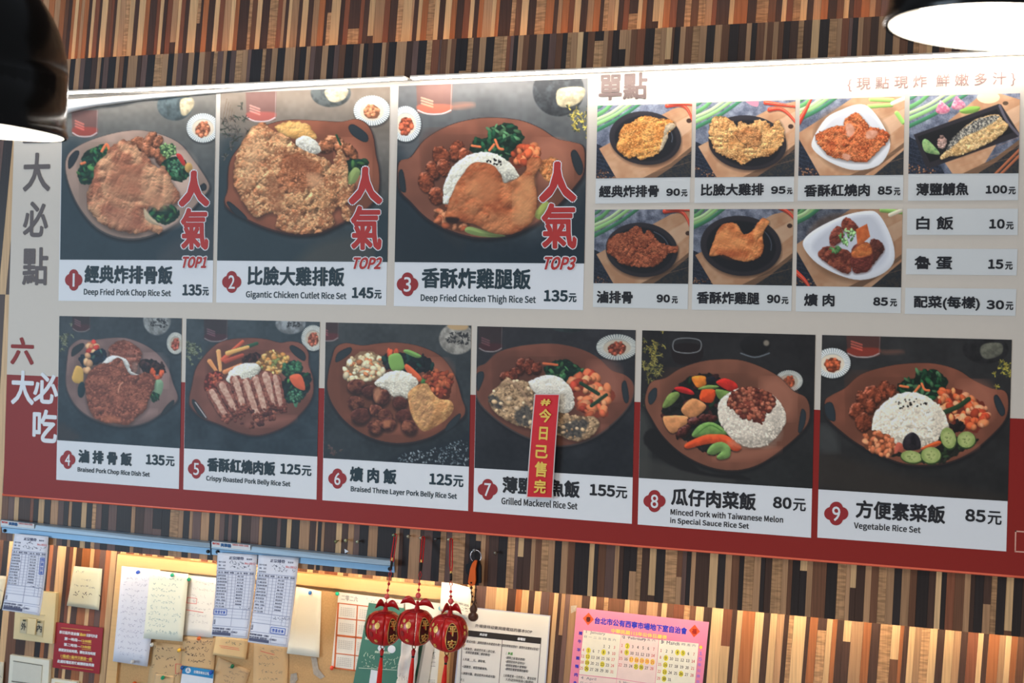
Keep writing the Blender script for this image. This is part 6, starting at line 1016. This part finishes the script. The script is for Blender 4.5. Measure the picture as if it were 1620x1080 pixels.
# ---------------------------------------------------------------- red lanterns
lr = mat('lantern_red', (176, 22, 24), .32, coat=.25, var=.05, scale=30); lrd = mat('lantern_dark_red', (150, 16, 22), .4, var=.05); lg = mat('lantern_gold', (226, 184, 104), .3, .3); lk = mat('cord_black', (26, 22, 20), .5); bead = mat('pink_bead', (226, 84, 84), .25, coat=.5); tas = mat('tassel_red', (214, 34, 22), .6, var=.12, scale=400)
DN = Vector((-.075, 0, -1)).normalized()
def lantern(hk, cpx, R, d, rot, label, lv=(.8, .8)):
    t = thing('red_lantern', label, 'lantern', 'apple shaped paper lanterns hanging from screws')
    c = P(*cpx, d); h = P(*hk, -.012); UPv = Vector((.07, 0, 1)).normalized(); e1 = UPv.cross(Vector((0, 1, 0))).normalized(); e1 = -e1 if e1.x < 0 else e1; e2 = Vector((0, -1, 0))
    def S(th, ph, r=1.0):  # th around (0 = towards room), ph latitude
        rr = R*r*(math.cos(ph)**.72 if abs(ph) < 1.5 else .08); return c+(e1*math.sin(th)+e2*math.cos(th))*rr+UPv*(R*.95*r*math.sin(ph)-.10*R*math.exp(-(ph-1.57)**2*5)+.0*R)
    n = 6
    for k in range(n):   # six curved ribbons with narrow seams
        a0, a1 = rot+k*2*math.pi/n+.012, rot+(k+1)*2*math.pi/n-.012; V = []; NP, NA = 14, 7
        for j in range(NP+1):
            for i in range(NA+1): V.append(S(a0+(a1-a0)*i/NA, -1.42+2.84*j/NP, 1.0+.018*(k % 2)))
        o = link('ribbon', rawmesh('ribbon', V, [(j*(NA+1)+i, j*(NA+1)+i+1, (j+1)*(NA+1)+i+1, (j+1)*(NA+1)+i) for j in range(NP) for i in range(NA)], True), lr if k % 2 == 0 else mat('lantern_bright', (190, 30, 24), .32, coat=.25), t)
        sd = o.modifiers.new('thickness', 'SOLIDIFY'); sd.thickness = .0008
        mid_ = (a0+a1)/2
        if math.cos(mid_) > -.2:
            def gpt(u, v, r=1.045): return S(mid_+u, v, r)
            def gword(m, st, u0, u1, v0, v1, r=1.045):
                V_, F_ = glyphs(st); m.add([gpt(u0+(u1-u0)*a, v0+(v1-v0)*b, r) for a, b in V_], F_)
            m = MB(); inv = MB()
            def disc(u0, v0, ru, rv, r, mm):
                mm.add([gpt(u0, v0, r)]+[gpt(u0+ru*math.cos(a), v0+rv*math.sin(a), r) for a in np.linspace(0, 6.28, 17)[:-1]], [(0, 1+i, 1+(i+1) % 16) for i in range(16)])
            if k % 2:      # cut-out panel with lettering
                disc(0, 0, .33, .82, 1.04, m); disc(0, 0, .29, .76, 1.05, inv)
                for kk in range(3):
                    gword(m, '平', -.2+kk*.02, .2+kk*.02, .1, .62, 1.065+kk*.002); gword(m, '安', -.2+kk*.02, .2+kk*.02, -.62, -.08, 1.065+kk*.002)
                inv.build('cut_out', mat('cut_out_dark', (70, 8, 12), .6), o)
            else:
                disc(.12, .32, .15, .19, 1.03, m); disc(-.2, .5, .1, .11, 1.03, m); m.tube([gpt(.12, .52, 1.04), gpt(.12, .62, 1.03)], .0006, 5); m.tube([gpt(.12, .12, 1.04), gpt(.12, -.1, 1.04)], .0005, 5)
                for (fu, fv, fs) in ((-.28, .18, .1), (.08, -.6, .12)):
                    for q_ in range(6):
                        a = q_*math.pi/3; m.tube([gpt(fu, fv, 1.035), gpt(fu+fs*math.cos(a), fv+fs*1.1*math.sin(a), 1.035)], .0009, 5)
                disc(-.22, -.22, .12, .15, 1.03, inv); inv.build('round_print', mat('print_wine', (140, 40, 36), .5), o)
            m.build('gold_print', lg, o)
    m = MB(); m.lathe([(.001, 0), (R*.34, 0), (R*.42, R*.05), (R*.36, R*.09), (.001, R*.09)], c+UPv*R*.80, UPv, 24); m.build('top_disc', lrd, t, True)
    m = MB(); m.lathe([(.001, 0), (R*.36, 0), (R*.36, R*.06), (.001, R*.08)], c-UPv*R*.93, UPv, 24); m.build('bottom_disc', lrd, t, True)
    top = c+UPv*R*.86; st_ = top+UPv*R*.52
    m = MB(); m.tube([top, top+UPv*R*.3, st_], [.0075, .0045, .0035], 8); m.build('stem', lr, t)
    for sgn in (-1, 1):
        m = MB(); base = top+UPv*R*.28; q_ = lv[0 if sgn < 0 else 1]; dirv = e1*sgn*q_+e2*(1-q_)*.8; V = []
        for i in range(9):
            f = i/8; w_ = .2*R*math.sin(math.pi*min(f*1.0, 1))**.7; p = base+dirv*R*1.05*f+UPv*(R*(.34*math.sin(f*2.9)-.10*f)); V += [p+UPv*w_+e2*.003, p-UPv*w_+e2*.001]
        lf = link('leaf', rawmesh('leaf', V, [(2*i, 2*i+1, 2*i+3, 2*i+2) for i in range(8)], True), lr, t); lf.modifiers.new('thickness', 'SOLIDIFY').thickness = .0008
    def at(f): return st_.lerp(h, f)
    Lc = (h-st_).length; u = 1/Lc
    m = MB(); m.lathe([(.0001, -.0068), (.0045, -.005), (.0064, 0), (.0045, .005), (.0001, .0068)], at(.014*u), h-st_, 14); m.build('bead', bead, t, True)
    for k_, f in enumerate((.028*u, .043*u)):
        m = MB(); m.lathe([(.0001, -.005), (.003, -.002), (.0036, .001), (.0001, .005)], at(f), h-st_, 10); m.build('knot', lr, t, True)
    m = MB(); a_, b_ = at(.056*u), at(.076*u); sd_ = e1*.0035; m.tube([a_, (a_+b_)/2+sd_, b_, (a_+b_)/2-sd_], .0011, 6, True); m.build('loop', lr, t, True)
    m = MB(); m.tube([at(.078*u), at(.097*u)], .0029, 10); m.build('wrap', lk, t); m = MB(); m.tube([at(.097*u), at(.104*u)], .0027, 10); m.build('gold_wrap', lg, t)
    m = MB(); m.tube([at(.103*u)-e1*.0012, at(.6)-e1*.0032, h-e1*.003, h+Vector((0, -.002, .003)), h+e1*.003, at(.6)+e1*.0032, at(.103*u)+e1*.0012], .0016, 6); m.build('cord', lr, t)
    m = MB(); m.tube([at(.0), at(.056*u)], .0009, 6); m.build('cord', lr, t)
    b0 = c-UPv*R*.93; m = MB(); cc = b0+DN*.007; m.tube([cc+(e1*math.cos(a)+UPv*math.sin(a))*.0042 for a in np.linspace(0, 6.28, 13)[:-1]], .0012, 6, True); m.build('ring', mat('aged_brass', (120, 84, 40), .3, .7), t, True)
    m = MB(); m.tube([b0+UPv*.003, cc+UPv*.003], .0011, 6); m.build('link', lr, t)
    p0 = b0+DN*.0105; m = MB(); m.tube([p0, p0+DN*.006, p0+DN*.014, p0+DN*.017], [.002, .0052, .004, .003], 12); m.build('tassel_knot', lr, t, True)
    m = MB(); m.tube([p0+DN*.017, p0+DN*.021], .0034, 10); m.build('tassel_wrap', lk, t)
    m = MB()
    for i in range(26):
        a = i*2.4; r_ = .0045*math.sqrt((i+.5)/26); off = e1*math.cos(a)*r_+e2*math.sin(a)*r_; m.tube([p0+DN*.02+off*.5, p0+DN*.05+off*1.1, p0+DN*.12+off*1.6], [.0009, .0012, .001], 5)
    m.build('tassel', tas, t)
S_ = 667/1000
lantern((626, 846), (607.5, 992), .0425, -.050, -.62, 'red paper lantern on the left, beside the small calendar', (.35, .85))
lantern((670, 850), (657.5, 991), .0425, -.112, -.66, 'middle red paper lantern with two spread leaves', (.9, .95))
lantern((714, 853), (709.5, 1000), .0425, -.172, -1.02, 'red paper lantern on the right, showing its gold cut-out', (.15, .7))
# ---------------------------------------------------------------- key ring with fobs
t = thing('key_ring', 'steel key ring with orange fob and gourd charm', 'keys'); kd = -.012
c = P(752.8, 879.5, kd); m = MB(); m.tube([c+Vector((math.cos(a)*.0132, 0, math.sin(a)*.0142)) for a in np.linspace(0, 6.28, 29)[:-1]], .0011, 8, True); m.build('ring', mat('bright_steel', (222, 222, 232), .2, .8), t, True)
def zz(*p): return [(740+x/8.3, 860+y/8.3) for x, y in p]
polyslab('orange_fob', zz((110, 215), (118, 235), (100, 330), (102, 480), (92, 535), (60, 553), (20, 545), (2, 505), (12, 440), (30, 330), (55, 260), (85, 220)), kd-.012, .005, mat('orange_leather', (222, 96, 24), .5, var=.06), t)
m = MB(); m.tube([P(*zz((45, 510))[0], kd-.0122), P(*zz((45, 510))[0], kd-.0135)], .002, 10); m.build('rivet', dark, t)
polyslab('black_key', zz((100, 220), (150, 225), (172, 300), (170, 515), (105, 525), (108, 400)), kd-.005, .006, mat('black_plastic_key', (20, 19, 22), .35), t)
polyslab('black_tag', zz((60, 225), (100, 230), (40, 330), (10, 420), (-22, 380), (-30, 300), (-28, 270), (5, 258)), kd-.004, .006, mat('black_plastic_key', (20, 19, 22), .35), t)
wd = mat('dark_gourd_wood', (84, 54, 40), .35, var=.15, scale=60, coat=.2)
g0 = P(*zz((78, 800))[0], kd-.008); g1 = P(*zz((68, 1015))[0], kd-.008); ax = (g0-g1).normalized(); L_ = (g0-g1).length
m = MB(); m.lathe([(.0001, 0), (.006, .0006), (.0108, .005), (.0122, .010), (.0108, .016), (.0068, .0195), (.0064, .0205), (.0085, .0245), (.0092, .029), (.0075, .034), (.0035, .0375), (.0022, .042), (.0001, .0425)], g1, ax, 24); m.build('gourd', wd, t, True)
for k_, (x, y, r_) in enumerate([(45, 580, 22), (50, 640, 15), (62, 690, 15), (60, 760, 18), (105, 600, 20), (100, 735, 18), (112, 775, 16), (90, 700, 10)]):
    m = MB(); r_ = r_/8.3/690; m.lathe([(.0001, -r_), (r_*.7, -r_*.7), (r_, 0), (r_*.7, r_*.7), (.0001, r_)], P(*zz((x, y))[0], kd-.008), ax, 12); m.build('wood_bead', wd, t, True)
m = MB()
for pts in (((105, 515), (106, 590), (98, 700), (80, 800)), ((50, 545), (45, 640), (58, 750), (78, 800)), ((112, 600), (90, 700), (110, 780))): m.tube([P(*q_, kd-.008) for q_ in zz(*pts)], .0009, 6)
m.build('cord', lk, t)
